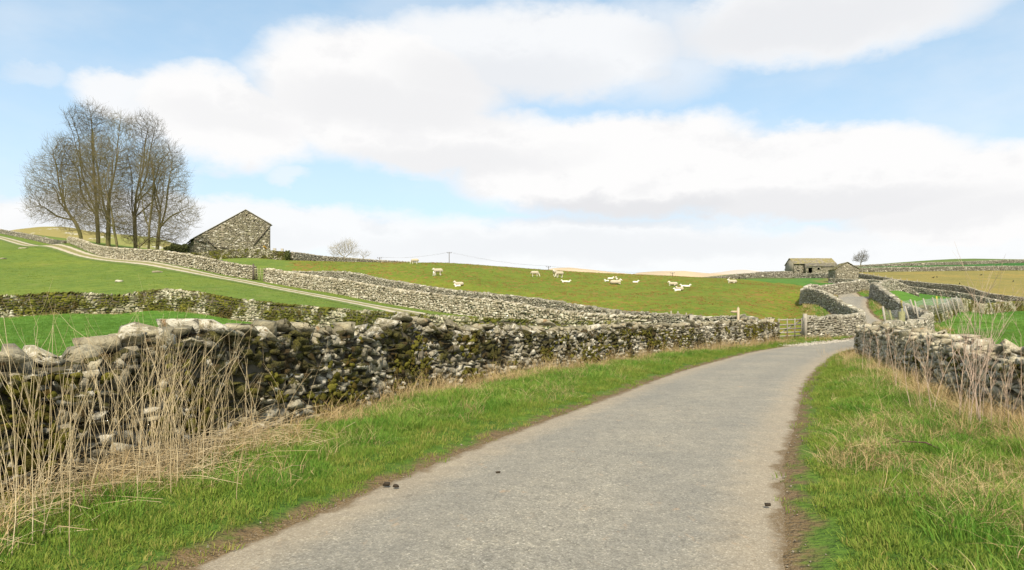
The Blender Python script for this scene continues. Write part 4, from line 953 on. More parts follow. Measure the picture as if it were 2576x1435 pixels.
mb = MB(); mb.slab([(XJ, Y2 - 2.4, zb2), (XJ, Y2 + .1, zb2), (XJ, Y2 + .1, ltop - .1), (XJ, Y2 - 2.4, lt)], (.35, 0, 0)); mb.slab([(XRL - .35, Y2 - 2.4, zb2), (XRL - .35, Y2 + .1, zb2), (XRL - .35, Y2 + .1, ltop - .1), (XRL - .35, Y2 - 2.4, lt)], (.35, 0, 0)); part(bn2, mb, 'lean_to_end', BARNST2)
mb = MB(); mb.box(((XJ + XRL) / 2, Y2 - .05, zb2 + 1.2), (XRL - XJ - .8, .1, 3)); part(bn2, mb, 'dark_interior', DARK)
face_stones(bn2, BARNST2, (XJ, Y2 - 2.45, zb2), (1, 0, 0), None, lambda u, v: 0 < u < XRL - XJ and zb2 + v < lt, XRL - XJ, lt - zb2, .5, .22, 180, 61, [(dA - XJ, dB - XJ, 0, dT - zb2), (wA - XJ, wB - XJ, wBt - zb2, wT - zb2)])
face_stones(bn2, BARNST2, (XL, Y2 + .05, zb2), (1, 0, 0), None, lambda u, v: 0 < u < XJ - XL and zb2 + v < ze - .05, XJ - XL, ze - zb2, .5, .22, 90, 62)
mb = MB(); mb.box(((dA + dB) / 2, Y2 - 2.5, dT + .12), (dB - dA + .4, .3, .22)); part(bn2, mb, 'lintel', LINTEL)
mb = MB(); mb.box(((wA + wB) / 2, Y2 - 2.5, wT + .10), (wB - wA + .4, .3, .2)); part(bn2, mb, 'lintel', LINTEL)
for xx in (wA - .08, wB + .08): mb = MB(); mb.box((xx, Y2 - 2.5, (wT + wBt) / 2), (.16, .25, wT - wBt)); part(bn2, mb, 'window_jamb', LINTEL)
for px_, py_, w_, h_ in ((2008, 681.3, .9, .3), (2007.5, 664.8, .25, .25), (2006, 673, .2, .2)):
    mb = MB(); mb.box((PX(px_, Y2), Y2 + .0, PZ(py_, Y2)), (w_, .16, h_)); part(bn2, mb, 'vent_opening', DARK)
slates(bn2, (XL - .2, Y2 - .35, ze - .22), (XR + .2, Y2 - .35, ze - .22), (XL - .2, Y2 + 3.6, zr), R_FAR, 11, 26, 'slate_roof', .07, 3)
slates(bn2, (XL - .2, Y2 + 7.6, ze - .25), (XR + .2, Y2 + 7.6, ze - .25), (XL - .2, Y2 + 3.6, zr), R_FAR, 11, 26, 'slate_roof', .07, 4)
slates(bn2, (XJ - .15, Y2 - 2.75, lt - .06), (XRL + .15, Y2 - 2.75, lt - .06), (XJ - .15, Y2 + .1, ltop), roof_mat("grey_slates", (.18, .165, .13), (.2, .19, .08), .25), 6, 22, 'slate_roof', .06, 5)
# small field barn
A3 = (PX(2102, 160), 160.0); B3, f1, f2 = barn_axes(A3, (.985, -.17), (.17, .985)); W3, L3, z3 = 5.1, 6.0, 8.3; e3, a3 = PZ(677, 160), PZ(660.6, 160)
bn3 = empty('stone_barn', (A3[0], A3[1], z3)); tag(bn3, 'small stone field barn with blank gable, between the long barn and curling wall', 'barn')
pr3 = [(0, z3), (W3, z3), (W3, e3), (W3 / 2, a3), (0, e3)]
mb = MB(); mb.slab([B3(a_, .1, z) for a_, z in pr3], f2 * .4); part(bn3, mb, 'gable_wall', MORTAR)
mb = MB(); mb.slab([B3(a_, L3 - .4, z) for a_, z in pr3], f2 * .4); part(bn3, mb, 'rear_gable', BARNST2)
for xx in (.05, W3 - .45): mb = MB(); mb.slab([B3(xx, .15, z3), B3(xx, L3 - .1, z3), B3(xx, L3 - .1, e3), B3(xx, .15, e3)], f1 * .4); part(bn3, mb, 'side_wall', MORTAR)
face_stones(bn3, BARNST2, B3(0, .06, z3), f1, None, lambda u, v: .02 < u < W3 and z3 + v < (e3 + (a3 - e3) * (1 - abs(u - W3 / 2) / (W3 / 2))) - .02, W3, a3 - z3, .42, .2, 260, 63)
face_stones(bn3, BARNST2, B3(.02, L3, z3), -f2, None, lambda u, v: 0 < u < L3 and z3 + v < e3, L3, e3 - z3, .42, .2, 100, 64)
slates(bn3, B3(-.25, -.12, e3 - .16), B3(-.25, L3 + .12, e3 - .16), B3(W3 / 2, -.12, a3 + .02), R_FAR, 8, 12, 'slate_roof', .06, 6)
slates(bn3, B3(W3 + .25, -.12, e3 - .16), B3(W3 + .25, L3 + .12, e3 - .16), B3(W3 / 2, -.12, a3 + .02), R_FAR, 8, 12, 'slate_roof', .06, 7)
# white cottage roof peeping left of the long barn
cx_, cy_ = PX(1986, 330), 330; ct = empty('cottage', (cx_, cy_, PZ(684.5, 330) - 3)); tag(ct, 'tiny white house with red chimney, half hidden left of the long barn', 'house')
mb = MB(); mb.box((0, 0, 2.2), (3.0, 4, 4.4)); obj('wall', mb.mesh('wall', flat_mat('whitewash', (.75, .74, .72), .05, 2)), ct)
mb = MB(); mb.slab([(-1.7, -2.2, 4.3), (1.7, -2.2, 4.3), (1.3, 0, 5.0), (-1.3, 0, 5.0)], (0, 0, .12)); mb.slab([(-1.7, 2.2, 4.3), (1.7, 2.2, 4.3), (1.3, 0, 5.0), (-1.3, 0, 5.0)], (0, 0, .12)); obj('roof', mb.mesh('roof', flat_mat('grey_roof', (.25, .24, .23), .1, 2)), ct)
mb = MB(); mb.box((0, 0, 5.4), (.6, .6, 1.0)); obj('chimney', mb.mesh('chimney', flat_mat('red_brick', (.38, .10, .06), .1, 2)), ct)

# ------------------------------------------------------------------ power line
def pole(px, Y, pytop, lab):
    x, y = PX(px, Y), Y; zt = PZ(pytop, Y); z0 = up(x, y); root = empty('power_pole', (x, y, z0)); tag(root, lab, 'utility pole', 'wooden power poles crossing the hill')
    mb = MB(); mb.tube([(0, 0, -.5), (0, 0, zt - z0)], [.20, .15], 8); obj('pole', mb.mesh('pole', flat_mat('creosoted_pole', (.10, .085, .07), .2, 3)), root)
    mb = MB(); mb.box((0, 0, zt - z0 - .25), (2.3, .14, .16)); obj('crossarm', mb.mesh('crossarm', flat_mat('creosoted_arm', (.12, .10, .09), .2, 3)), root)
    for dx_ in (-1.05, 0, 1.05): mb = MB(); mb.tube([(dx_, 0, zt - z0 - .2), (dx_, 0, zt - z0 + .25)], .09, 6); obj('insulator', mb.mesh('insulator', flat_mat('brown_insulator', (.07, .05, .045), .2, 3)), root)
    return [(x + d, y, zt + .25) for d in (-1.05, 0, 1.05)]
PL = [pole(955, 345, 648.5, 'leftmost power pole, only its crossarm showing above the skyline wall'), pole(1130, 352, 635.5, 'tall power pole standing clear on the skyline of the sheep pasture'),
      pole(1380, 365, 671, 'power pole crossarm just above the ridge, left of the tan hills'), pole(1692 + 0, 390, 686.5, 'power pole crossarm in front of the left tan hill')]
PL.append(pole(1935 - 0, 420, 691, 'rightmost power pole, almost hidden by the ridge in front of the tan hills')) if False else None
PL = [p for p in PL if p]
for k in range(3):
    mb = MB()
    for a_, b2 in zip(PL[:-1], PL[1:]):
        a_, b2 = Vector(a_[k]), Vector(b2[k]); sag = 1.3; pts = [a_.lerp(b2, i / 14) - Vector((0, 0, sag * 4 * (i / 14) * (1 - i / 14))) for i in range(15)]; mb.tube(pts, .02, 3)
    o = obj('power_cable', mb.mesh('power_cable', flat_mat('grey_cable', (.35, .35, .36), .05, 3))); tag(o, ('nearest', 'middle', 'farthest')[k] + ' of three thin grey cables sagging between the power poles' if False else ('left-hand', 'centre', 'right-hand')[k] + ' cable of three sagging between the power pole crossarms', 'cable', 'overhead cables')

# ------------------------------------------------------------------ trees in winter twig
def bark_mat(name, c0, c1, c2):
    m, t, b = new_mat(name); g = t.node('ShaderNodeNewGeometry'); c = t.mix(t.smooth(t.noise(g.outputs['Position'], .35, 3, .6), .4, .6), c0, c1)
    c = t.mix(t.smooth(t.noise(g.outputs['Position'], 3.0, 4, .7), .5, .65), c, c2); t.l.new(c, b.inputs['Base Color']); b.inputs['Roughness'].default_value = .95; return m
BARK = bark_mat("mossy_bark", (.12, .115, .042), (.17, .145, .075), (.085, .078, .036))
TWIGD = bark_mat("dark_twigs", (.105, .088, .050), (.13, .108, .062), (.095, .088, .036))
TWIGT = bark_mat("tan_twigs", (.20, .165, .090), (.165, .142, .068), (.135, .125, .052))
def seg_mesh(name, p0, p1, r0, r1, k, mat, origin):
    d = p1 - p0; ln = np.linalg.norm(d, axis=1)[:, None] + 1e-9; d = d / ln
    ref = np.where(np.abs(d[:, 2:3]) < .9, np.array([[0, 0, 1.]]), np.array([[1., 0, 0]])); a = np.cross(d, ref); a /= np.linalg.norm(a, axis=1)[:, None]; c = np.cross(d, a)
    th = np.arange(k) * 2 * math.pi / k; ring = a[:, None, :] * np.cos(th)[None, :, None] + c[:, None, :] * np.sin(th)[None, :, None]
    V = np.concatenate([p0[:, None] + ring * r0[:, None, None], p1[:, None] + ring * r1[:, None, None]], 1) - origin
    n = len(p0); b = (np.arange(n) * 2 * k)[:, None]; Fs = [np.concatenate([b + i, b + (i + 1) % k, b + k + (i + 1) % k, b + k + i], 1) for i in range(k)]
    return mesh_np(name, V.reshape(-1, 3), np.concatenate(Fs), mat, k > 3)
def grow(skeletons, ells, n_att, step, kill, seed, Yd, twig=.55, rt=.012, gamma=2.25, lift=.45, ntw=3):
    """space colonisation: skeletons = list of trunk polylines, ells = crown ellipsoids (centre, radii)"""
    r = np.random.default_rng(seed); nodes = []; par = []
    for sk in skeletons:
        sk = catmull(sk, step, 3); base = len(nodes)
        root_i = -1 if base == 0 else int(np.argmin(np.linalg.norm(np.array(nodes) - sk[0], axis=1)))
        for i, p in enumerate(sk): nodes.append(p); par.append(base + i - 1 if i else root_i)
    A = []
    vols = np.array([e[1][0] * e[1][1] * e[1][2] for e in ells]); vols = vols / vols.sum()
    for (c, rad), f in zip(ells, vols):
        m = int(n_att * f); q = r.normal(size=(m, 3)); q /= np.linalg.norm(q, axis=1)[:, None]; q *= (r.random((m, 1)) ** .42); A.append(np.array(c) + q * np.array(rad))
    A = np.concatenate(A); N = np.array(nodes)
    dist = np.full(len(A), 1e9); near = np.zeros(len(A), int)
    def upd(idx0):
        P = N[idx0:]
        for i in range(0, len(P), 400):
            D = np.linalg.norm(A[:, None] - P[None, i:i + 400], axis=-1); j = D.argmin(1); dm = D[np.arange(len(A)), j]; k = dm < dist; dist[k] = dm[k]; near[k] = idx0 + i + j[k]
    upd(0); alive = np.ones(len(A), bool); par = list(par)
    grown = {}
    for it in range(220):
        act = alive & (dist < 60 * step)
        if not act.any(): break
        u, inv = np.unique(near[act], return_inverse=True); d = A[act] - N[near[act]]; d /= np.linalg.norm(d, axis=1)[:, None] + 1e-9
        S = np.zeros((len(u), 3)); np.add.at(S, inv, d); S /= np.linalg.norm(S, axis=1)[:, None] + 1e-9; S += r.normal(0, .13, S.shape); S[:, 2] += .30; S /= np.linalg.norm(S, axis=1)[:, None]
        k = np.array([grown.get(int(a_), 0) < 3 for a_ in u]); u, S = u[k], S[k]
        if len(u) == 0: break
        for a_ in u: grown[int(a_)] = grown.get(int(a_), 0) + 1
        i0 = len(N); N = np.concatenate([N, N[u] + S * step]); par += list(u)
        # only compare with new nodes
        Dn = N[i0:]; Ai = np.where(alive)[0]
        for i in range(0, len(Ai), 1500):
            ai = Ai[i:i + 1500]; D = np.linalg.norm(A[ai][:, None] - Dn[None], axis=-1); j = D.argmin(1); dm = D[np.arange(len(ai)), j]; kk = dm < dist[ai]; dist[ai[kk]] = dm[kk]; near[ai[kk]] = i0 + j[kk]
        alive &= dist > kill
        if len(N) > 16000: break
    par = np.array(par); n = len(N); w_ = np.zeros(n); kids = np.bincount(par[par >= 0], minlength=n)
    acc = np.where(kids == 0, rt ** gamma, 0.0)
    for i in range(n - 1, 0, -1):
        if par[i] >= 0: acc[par[i]] += acc[i]
    rad = acc ** (1 / gamma)
    k = par >= 0; p0, p1, ra, rb = N[par[k]], N[k], np.minimum(rad[par[k]], rad[k] * 1.25), rad[k]
    # twigs
    thin = np.where(rad < rt * 2.3)[0]; thin = np.repeat(thin, ntw); pd = N[thin] - N[np.maximum(par[thin], 0)]; pd /= np.linalg.norm(pd, axis=1)[:, None] + 1e-9
    dd = pd + r.normal(0, .55, pd.shape); dd[:, 2] += lift; dd /= np.linalg.norm(dd, axis=1)[:, None]; Lt = r.uniform(.4, 1.2, len(thin))[:, None] * twig
    t0 = N[thin]; t1 = t0 + dd * Lt; t2 = t1 + (dd + r.normal(0, .35, dd.shape) + np.array([0, 0, lift])) * Lt * .7
    T0 = np.concatenate([t0, t1]); T1 = np.concatenate([t1, t2]); TR_ = np.concatenate([np.full(len(thin), rt * .8), np.full(len(thin), rt * .6)])
    return p0, p1, ra, rb, T0, T1, TR_
def make_tree(name, label, cat, group, skeletons, ells, n_att, step, kill, seed, Yd, tmat, bmat=None, trunk_r=.10, **kw):
    sk = [[np.array(q) for q in s_] for s_ in skeletons]; b0 = sk[0][0]; root = empty(name, tuple(b0)); tag(root, label, cat, group, 'thing')
    if kw.pop('limbs', True) and n_att > 1500:
        rl = np.random.default_rng(seed + 70); main = catmull(np.array(sk[0]), .4, 3)
        for (c, rad) in ells:
            for _ in range(2):
                k = int(len(main) * rl.uniform(.22, .62)); a_ = main[k]; b_ = np.array(c) + rl.normal(0, .38, 3) * np.array(rad); b_[2] = c[2] + rad[2] * rl.uniform(-.1, .55)
                if b_[2] < a_[2] + 1.5: continue
                m1 = a_ * .62 + b_ * .38 + np.array([(b_[0] - a_[0]) * .14, (b_[1] - a_[1]) * .14, -.2]); m2 = a_ * .28 + b_ * .72 + rl.normal(0, .35, 3); sk.append([a_, m1, m2, b_])
    p0, p1, ra, rb, T0, T1, TR_ = grow(sk, ells, n_att, step, kill, seed, Yd, **kw); o = np.array(b0)
    big = rb > trunk_r
    # keep one continuous taper between nodes
    if big.any(): obj('trunk', seg_mesh('trunk', p0[big], p1[big], ra[big] * 1.0, rb[big], 8, bmat or BARK, o), root)
    mid = ~big
    c0, c1_, c2_, c3_ = np.concatenate([p0[mid], T0]), np.concatenate([p1[mid], T1]), np.concatenate([ra[mid], TR_]), np.concatenate([rb[mid], TR_ * .7])
    obj('crown', seg_mesh('crown', c0, c1_, c2_, c3_, 3, tmat, o), root)
    return root
def P3(px, py, Y): return (PX(px, Y), Y, PZ(py, Y))
def ell(px, py, rx, ry, Y, dy=0): m_ = Y / F; return ((PX(px, Y), Y + dy, PZ(py, Y)), (rx * m_, max(rx * m_ * .85, 1.2), ry * m_))
G1 = 'bare trees of the clump beside the barn'
def sk(Y, *pts): return [(PX(a_, Y), Y, PZ(b2, Y)) for a_, b2 in pts]
def trunkpts(Y, *pts):
    P = sk(Y, *pts); x, y, z = P[0]; return [(x, y, min(z, up(x, y)) - .2)] + P
make_tree('sycamore', 'leftmost bare tree of the clump, its trunk sweeping out to the left', 'tree', G1, [trunkpts(117, (203, 596), (192, 565), (168, 528), (156, 478), (148, 425))],
          [ell(128, 470, 62, 85, 117), ell(112, 525, 48, 40, 117), ell(150, 400, 45, 60, 117), ell(165, 500, 50, 75, 117), ell(178, 558, 42, 32, 117)], 4940, .40, .46, 1, 117, TWIGT, rt=.0155, twig=.8, ntw=2)
make_tree('sycamore', 'tallest bare tree of the clump, its dark crown rising highest of all', 'tree', G1, [trunkpts(120, (247, 607), (244, 545), (240, 480), (233, 400), (228, 330)), sk(120, (244, 545), (225, 490), (205, 430), (195, 380))],
          [ell(225, 308, 56, 48, 120), ell(190, 400, 55, 65, 120), ell(240, 400, 50, 80, 120), ell(170, 285, 14, 12, 120), ell(215, 500, 45, 70, 120)], 6500, .40, .46, 2, 120, TWIGD, rt=.0155, twig=.7, ntw=2)
make_tree('sycamore', 'thick-trunked bare tree in the middle of the clump with tan upper twigs', 'tree', G1, [trunkpts(113, (272, 616), (273, 565), (274, 505), (287, 440), (300, 375)), sk(113, (273, 565), (258, 500), (246, 430), (240, 380))],
          [ell(250, 420, 62, 85, 113), ell(305, 400, 45, 90, 113), ell(215, 480, 50, 70, 113), ell(270, 510, 50, 65, 113), ell(252, 565, 60, 35, 113), ell(300, 310, 35, 25, 116)], 7540, .40, .46, 3, 113, TWIGT, rt=.0155, twig=.8, ntw=2)
make_tree('sycamore', 'bare tree with the rounded dark top at the right of the clump', 'tree', G1, [trunkpts(118, (341, 620), (339, 560), (342, 500), (353, 430), (361, 365)), sk(118, (342, 500), (375, 450), (400, 400))],
          [ell(364, 330, 50, 46, 118), ell(350, 410, 50, 50, 118), ell(412, 400, 48, 50, 118), ell(330, 480, 40, 70, 118), ell(360, 520, 50, 60, 118), ell(335, 570, 48, 34, 118)], 6500, .40, .46, 4, 118, TWIGD, rt=.0155, twig=.7, ntw=2)
make_tree('sycamore', 'spreading rightmost bare tree of the clump, low branches reaching to the barn', 'tree', G1, [trunkpts(112, (396, 628), (400, 575), (404, 520), (412, 460)), sk(112, (400, 575), (430, 545), (460, 530))],
          [ell(420, 460, 55, 75, 112), ell(452, 540, 50, 48, 112), ell(390, 420, 40, 60, 112), ell(440, 590, 35, 25, 112), ell(415, 560, 50, 50, 112)], 5720, .40, .46, 5, 112, TWIGT, rt=.0155, twig=.75, ntw=2)
make_tree('ash_tree', 'slender bare tree between the two thickest trunks on the right of the clump', 'tree', G1, [trunkpts(111, (374, 624), (376, 570), (384, 500), (388, 430))], [ell(378, 470, 38, 90, 111)], 2860, .40, .46, 6, 111, TWIGT, rt=.0155, twig=.7, ntw=2)
make_tree('ash_tree', 'slim leaning young tree at the left foot of the thick middle trunk', 'tree', G1, [trunkpts(110, (294, 617), (287, 580), (280, 530), (262, 470))], [ell(265, 500, 45, 60, 110), ell(305, 560, 35, 30, 110)], 2340, .40, .46, 7, 110, TWIGT, rt=.0155, twig=.7, ntw=2)
make_tree('hawthorn_bush', 'dense multi-stemmed scrub at the foot of the trees, left of the barn', 'bush', None, [trunkpts(110.5, (352, 628), (350, 610)), sk(110.5, (350, 620), (330, 600)), sk(110.5, (352, 620), (375, 600))], [ell(350, 598, 50, 24, 110.5), ell(400, 605, 45, 20, 110.5)], 1200, .35, .5, 8, 110, TWIGD, rt=.0155, twig=.6, trunk_r=.2, ntw=2)
make_tree('winter_tree', 'lone bare spreading tree on the far hill, right of the barns', 'tree', None, [trunkpts(285, (2165, 671), (2166, 660), (2170, 650), (2172, 642))], [ell(2166, 650, 19, 13, 285), ell(2172, 640, 11, 10, 285), ell(2152, 655, 9, 7, 285)], 900, .32, .45, 9, 285, TWIGD, rt=.022, twig=.6, trunk_r=.12, ntw=2)
make_tree('hawthorn_bush', 'pale rounded bare bush on the skyline behind the wall right of the barn', 'bush', None, [trunkpts(140, (868, 652), (866, 642)), sk(140, (868, 648), (850, 634)), sk(140, (868, 648), (885, 634))], [ell(852, 632, 27, 17, 140), ell(875, 625, 26, 20, 140), ell(890, 640, 16, 10, 140)], 1200, .3, .4, 10, 140, bark_mat('pale_twigs', (.36, .31, .19), (.30, .26, .16), (.26, .23, .14)), rt=.013, twig=.6, trunk_r=.2, ntw=2)
make_tree('hawthorn_bush', 'thin small bush at the right of the pale bush on the skyline', 'bush', None, [trunkpts(142, (914, 654), (915, 646))], [ell(918, 642, 15, 10, 142)], 220, .3, .4, 12, 142, bark_mat('pale_twigs', (.36, .31, .19), (.30, .26, .16), (.26, .23, .14)), rt=.012, twig=.5, trunk_r=.2, ntw=2)
# dark evergreen hedge at the left foot of the barn, ivy on the wall end
def leafy(name, label, cat, c, rad, n, seed, mat):
    r = np.random.default_rng(seed); q = r.normal(size=(n, 3)); q /= np.linalg.norm(q, axis=1)[:, None]; q *= (.55 + .45 * r.random((n, 1))) * (1 + .25 * np.sin(q[:, :1] * 7 + seed)); p = q * np.array(rad)
    o_ = obj(name, merge_stones(name, COARSE, r.integers(0, 16, n), p, rotm(r.random(n) * 6, r.random(n) * 6, r.random(n) * 6), np.stack([r.uniform(.12, .3, n), np.full(n, .03), r.uniform(.10, .22, n)], 1), mat), None, c); return tag(o_, label, cat, None, 'thing')
HEDGE = flat_mat('evergreen_leaves', (.065, .075, .020), .5, 2)
leafy('evergreen_shrub', 'dark evergreen shrubs between the trees and the barn wall', 'shrub', P3(446, 626, 110), (1.9, 1.0, .8), 2200, 3, HEDGE)
leafy('ivy_clump', 'dark clump of ivy on the end of the wall below the barn', 'ivy', P3(724, 644, 104.5), (.5, .5, .85), 500, 5, HEDGE)

# ------------------------------------------------------------------ sheep
def fused(name, caps, vox, mats, headtest=None):
    """one continuous body from overlapping tapered limbs, fused and smoothed"""
    bm = bmesh.new()
    for (p0, r0, p1, r1, sc) in caps:
        p0, p1 = Vector(p0), Vector(p1); n = max(2, int((p1 - p0).length / (min(r0, r1) * .45)) + 1)
        for i in range(n):
            f = i / (n - 1); m = Matrix.Translation(p0.lerp(p1, f)) @ Matrix.Diagonal((*[(r0 + (r1 - r0) * f) * q for q in sc], 1)); bmesh.ops.create_icosphere(bm, subdivisions=2, radius=1, matrix=m)
    me = bpy.data.meshes.new(name + '_src'); bm.to_mesh(me); bm.free(); o = bpy.data.objects.new('tmp', me); COL.objects.link(o)
    md = o.modifiers.new('r', 'REMESH'); md.mode = 'VOXEL'; md.voxel_size = vox; sm = o.modifiers.new('s', 'SMOOTH'); sm.iterations = 3; sm.factor = .5
    dg = bpy.context.evaluated_depsgraph_get(); out = bpy.data.meshes.new_from_object(o.evaluated_get(dg)); out.name = name
    bpy.data.objects.remove(o); bpy.data.meshes.remove(me)
    out.materials.clear()
    for m_ in mats: out.materials.append(m_)
    for p in out.polygons:
        p.use_smooth = True; p.material_index = 1 if headtest and headtest(p.center) else 0
    return out
def wool_mat(name, c):
    m, t, b = new_mat(name); g = t.node('ShaderNodeTexCoord'); n = t.noise(g.outputs['Object'], 14, 4, .7)
    t.l.new(t.mix(1.0, c, t.ramp(n, [(.3, (.78, .74, .68)), (.7, (1.12, 1.12, 1.1))]), 'MULTIPLY'), b.inputs['Base Color']); bp = t.node('ShaderNodeBump'); bp.inputs['Strength'].default_value = .8; bp.inputs['Distance'].default_value = .03
    t.l.new(n, bp.inputs['Height']); t.l.new(bp.outputs[0], b.inputs['Normal']); b.inputs['Roughness'].default_value = 1; return m
WOOL, WOOLW, LAMB = wool_mat('cream_wool', (.47, .42, .325)), wool_mat('white_face', (.76, .72, .64)), wool_mat('lamb_wool', (.80, .77, .70))
S1 = (1, 1, 1)
def legs(xf, xb, y, zt, r): return [((x, s_ * y, zt), r * 1.5, (x + .01, s_ * y, .03), r * .8, S1) for x in (xf, xb) for s_ in (-1, 1)]
HEADUP = lambda x, z: [((x - .14, 0, z - .16), .13, (x, 0, z), .09, S1), ((x, 0, z + .01), .085, (x + .17, 0, z - .09), .048, S1), ((x - .03, .05, z + .05), .03, (x - .06, .15, z + .06), .018, (1, 1, .7)), ((x - .03, -.05, z + .05), .03, (x - .06, -.15, z + .06), .018, (1, 1, .7))]
EWE_GRAZE = fused('grazing_ewe', [((-.36, 0, .60), .235, (.30, 0, .60), .225, (1, .95, 1.02)), ((.34, 0, .58), .16, (.56, 0, .33), .10, S1), ((.56, 0, .32), .075, (.66, 0, .10), .045, S1), ((.55, .05, .36), .028, (.52, .15, .34), .018, S1), ((.55, -.05, .36), .028, (.52, -.15, .34), .018, S1), ((-.58, 0, .62), .05, (-.61, 0, .42), .03, S1)] + legs(.26, -.34, .11, .45, .042), .028, (WOOL, WOOLW), lambda c: c.x > .52 and c.z < .38 or c.z < .3)
EWE_STAND = fused('standing_ewe', [((-.36, 0, .60), .235, (.30, 0, .60), .225, (1, .95, 1.02)), ((-.58, 0, .62), .05, (-.61, 0, .42), .03, S1)] + HEADUP(.50, .80) + legs(.26, -.34, .11, .45, .042), .028, (WOOL, WOOLW), lambda c: c.x > .44 and c.z > .66 or c.z < .3)
EWE_LIE = fused('lying_ewe', [((-.36, 0, .24), .25, (.30, 0, .25), .22, (1, 1.08, .95))] + HEADUP(.48, .52) + [((.28, .10, .07), .055, (.52, .08, .05), .035, S1), ((.28, -.12, .07), .055, (.46, -.20, .05), .035, S1), ((-.22, .18, .08), .08, (-.05, .30, .05), .04, S1)], .028, (WOOL, WOOLW), lambda c: c.x > .43)
LAMB_LIE = fused('lying_lamb', [((-.20, 0, .12), .115, (.16, 0, .12), .10, (1, 1, .95)), ((.20, 0, .16), .07, (.26, 0, .27), .055, S1), ((.27, 0, .28), .058, (.37, 0, .23), .035, S1), ((.25, .04, .31), .02, (.22, .11, .31), .012, S1), ((.25, -.04, .31), .02, (.22, -.11, .31), .012, S1), ((.1, .08, .04), .03, (.28, .08, .03), .02, S1)], .018, (LAMB, LAMB))
LAMB_STAND = fused('standing_lamb', [((-.18, 0, .36), .105, (.14, 0, .36), .10, S1), ((.17, 0, .40), .06, (.27, 0, .52), .052, S1), ((.27, 0, .53), .055, (.37, 0, .47), .034, S1), ((.25, .04, .56), .02, (.22, .11, .56), .012, S1), ((.25, -.04, .56), .02, (.22, -.11, .56), .012, S1), ((-.28, 0, .36), .025, (-.31, 0, .20), .02, S1)] + legs(.12, -.16, .06, .28, .026), .018, (LAMB, LAMB))
KEEP = (EWE_GRAZE, EWE_STAND, EWE_LIE, LAMB_LIE, LAMB_STAND)
def beast(me, name, cat, label, px, py, rz, sc=1.0, group='sheep on the pasture', y0=46):
    x, y, z = hit(px, py, y0); o = obj(name, me, None, (x, y, z - .02)); o.rotation_euler = (rnd.uniform(-.04, .04), 0, R(rz)); o.scale = (sc, sc * rnd.uniform(.97, 1.05), sc); return tag(o, label, cat, group, 'thing')
E, Lm = 'ewe', 'lamb'; ge, gl = 'ewes on the sheep pasture', 'lambs on the sheep pasture'
beast(EWE_GRAZE, E, 'sheep', 'cream ewe grazing alone high on the pasture by the skyline wall', 1043, 665.5, 175, 1.0, ge)
beast(EWE_STAND, E, 'sheep', 'cream ewe standing with a lamb tucked under its chest', 1101, 694, 165, 1.08, ge)
beast(LAMB_STAND, Lm, 'lamb', 'white lamb standing against the chest of the ewe left of the power pole', 1091, 695.5, 100, 1.1, gl)
beast(EWE_LIE, E, 'sheep', 'ewe lying alone with a lamb, left-hand one just above the grey wall', 1154, 719.5, 172, .95, ge)
beast(LAMB_LIE, Lm, 'lamb', 'white lamb lying in front of the ewe left of the grazing pair', 1151, 722, 180, 1.1, gl)
beast(EWE_GRAZE, E, 'sheep', 'cream ewe grazing with its head to the right, left of the close pair', 1346, 697.5, 2, .98, ge)
beast(EWE_GRAZE, E, 'sheep', 'front one of the two ewes standing close together', 1407, 699.5, 205, 1.08, ge)
beast(EWE_STAND, E, 'sheep', 'rear one of the two ewes standing close together', 1396, 696, 250, 1.05, ge)
beast(LAMB_LIE, Lm, 'lamb', 'left lamb of a flat white pair lying below the two close ewes', 1420, 711.5, 180, 1.2, gl)
beast(LAMB_LIE, Lm, 'lamb', 'right lamb of a flat white pair lying below the two close ewes', 1428, 711.8, 10, 1.2, gl)
beast(LAMB_LIE, Lm, 'lamb', 'white lamb lying sideways, upper left of the three around the big lying ewe', 1536, 704, 0, 1.35, gl)
beast(LAMB_LIE, Lm, 'lamb', 'upper right white lamb of the three around the big lying ewe', 1551, 704.5, -110, 1.35, gl)
beast(LAMB_LIE, Lm, 'lamb', 'small white lamb just left of the big lying ewe', 1526, 709.5, 130, 1.2, gl)
beast(EWE_LIE, E, 'sheep', 'big cream ewe lying stretched out among three white lambs', 1549, 716, 2, 1.22, ge)
beast(LAMB_LIE, Lm, 'lamb', 'white lamb lying alone midway between the lying ewes', 1599, 713, 5, 1.3, gl)
beast(EWE_LIE, E, 'sheep', 'brownish ewe lying with its head turned left, above the ewe with two lambs', 1693, 719, 178, 1.0, ge)
beast(EWE_LIE, E, 'sheep', 'cream ewe lying lowest on the slope with a white lamb in front', 1709, 732, 125, .95, ge)
beast(LAMB_LIE, Lm, 'lamb', 'white lamb lying in front of the lowest lying ewe', 1704, 733.5, 180, 1.3, gl)
beast(LAMB_LIE, Lm, 'lamb', 'left lamb of the white pair lying right of the brownish ewe', 1719, 722.5, 175, 1.2, gl)
beast(LAMB_LIE, Lm, 'lamb', 'right lamb of the white pair lying right of the brownish ewe', 1729, 723.5, 5, 1.35, gl)
beast(EWE_LIE, E, 'sheep', 'cream ewe lying alone nearest to the curling wall', 1842, 713, 178, 1.1, ge)
for px, py, lab in ((2322, 669, 'left'), (2482, 662.5, 'middle'), (2489, 664, 'right')):
    beast(EWE_STAND, E, 'sheep', lab + ' one of three tiny white sheep in the dark green field under the hilltop', px, py, 20, 1.3, 'far sheep on the hill', 230)
CROWM = flat_mat('black_feathers', (.008, .008, .010), .2, 8)
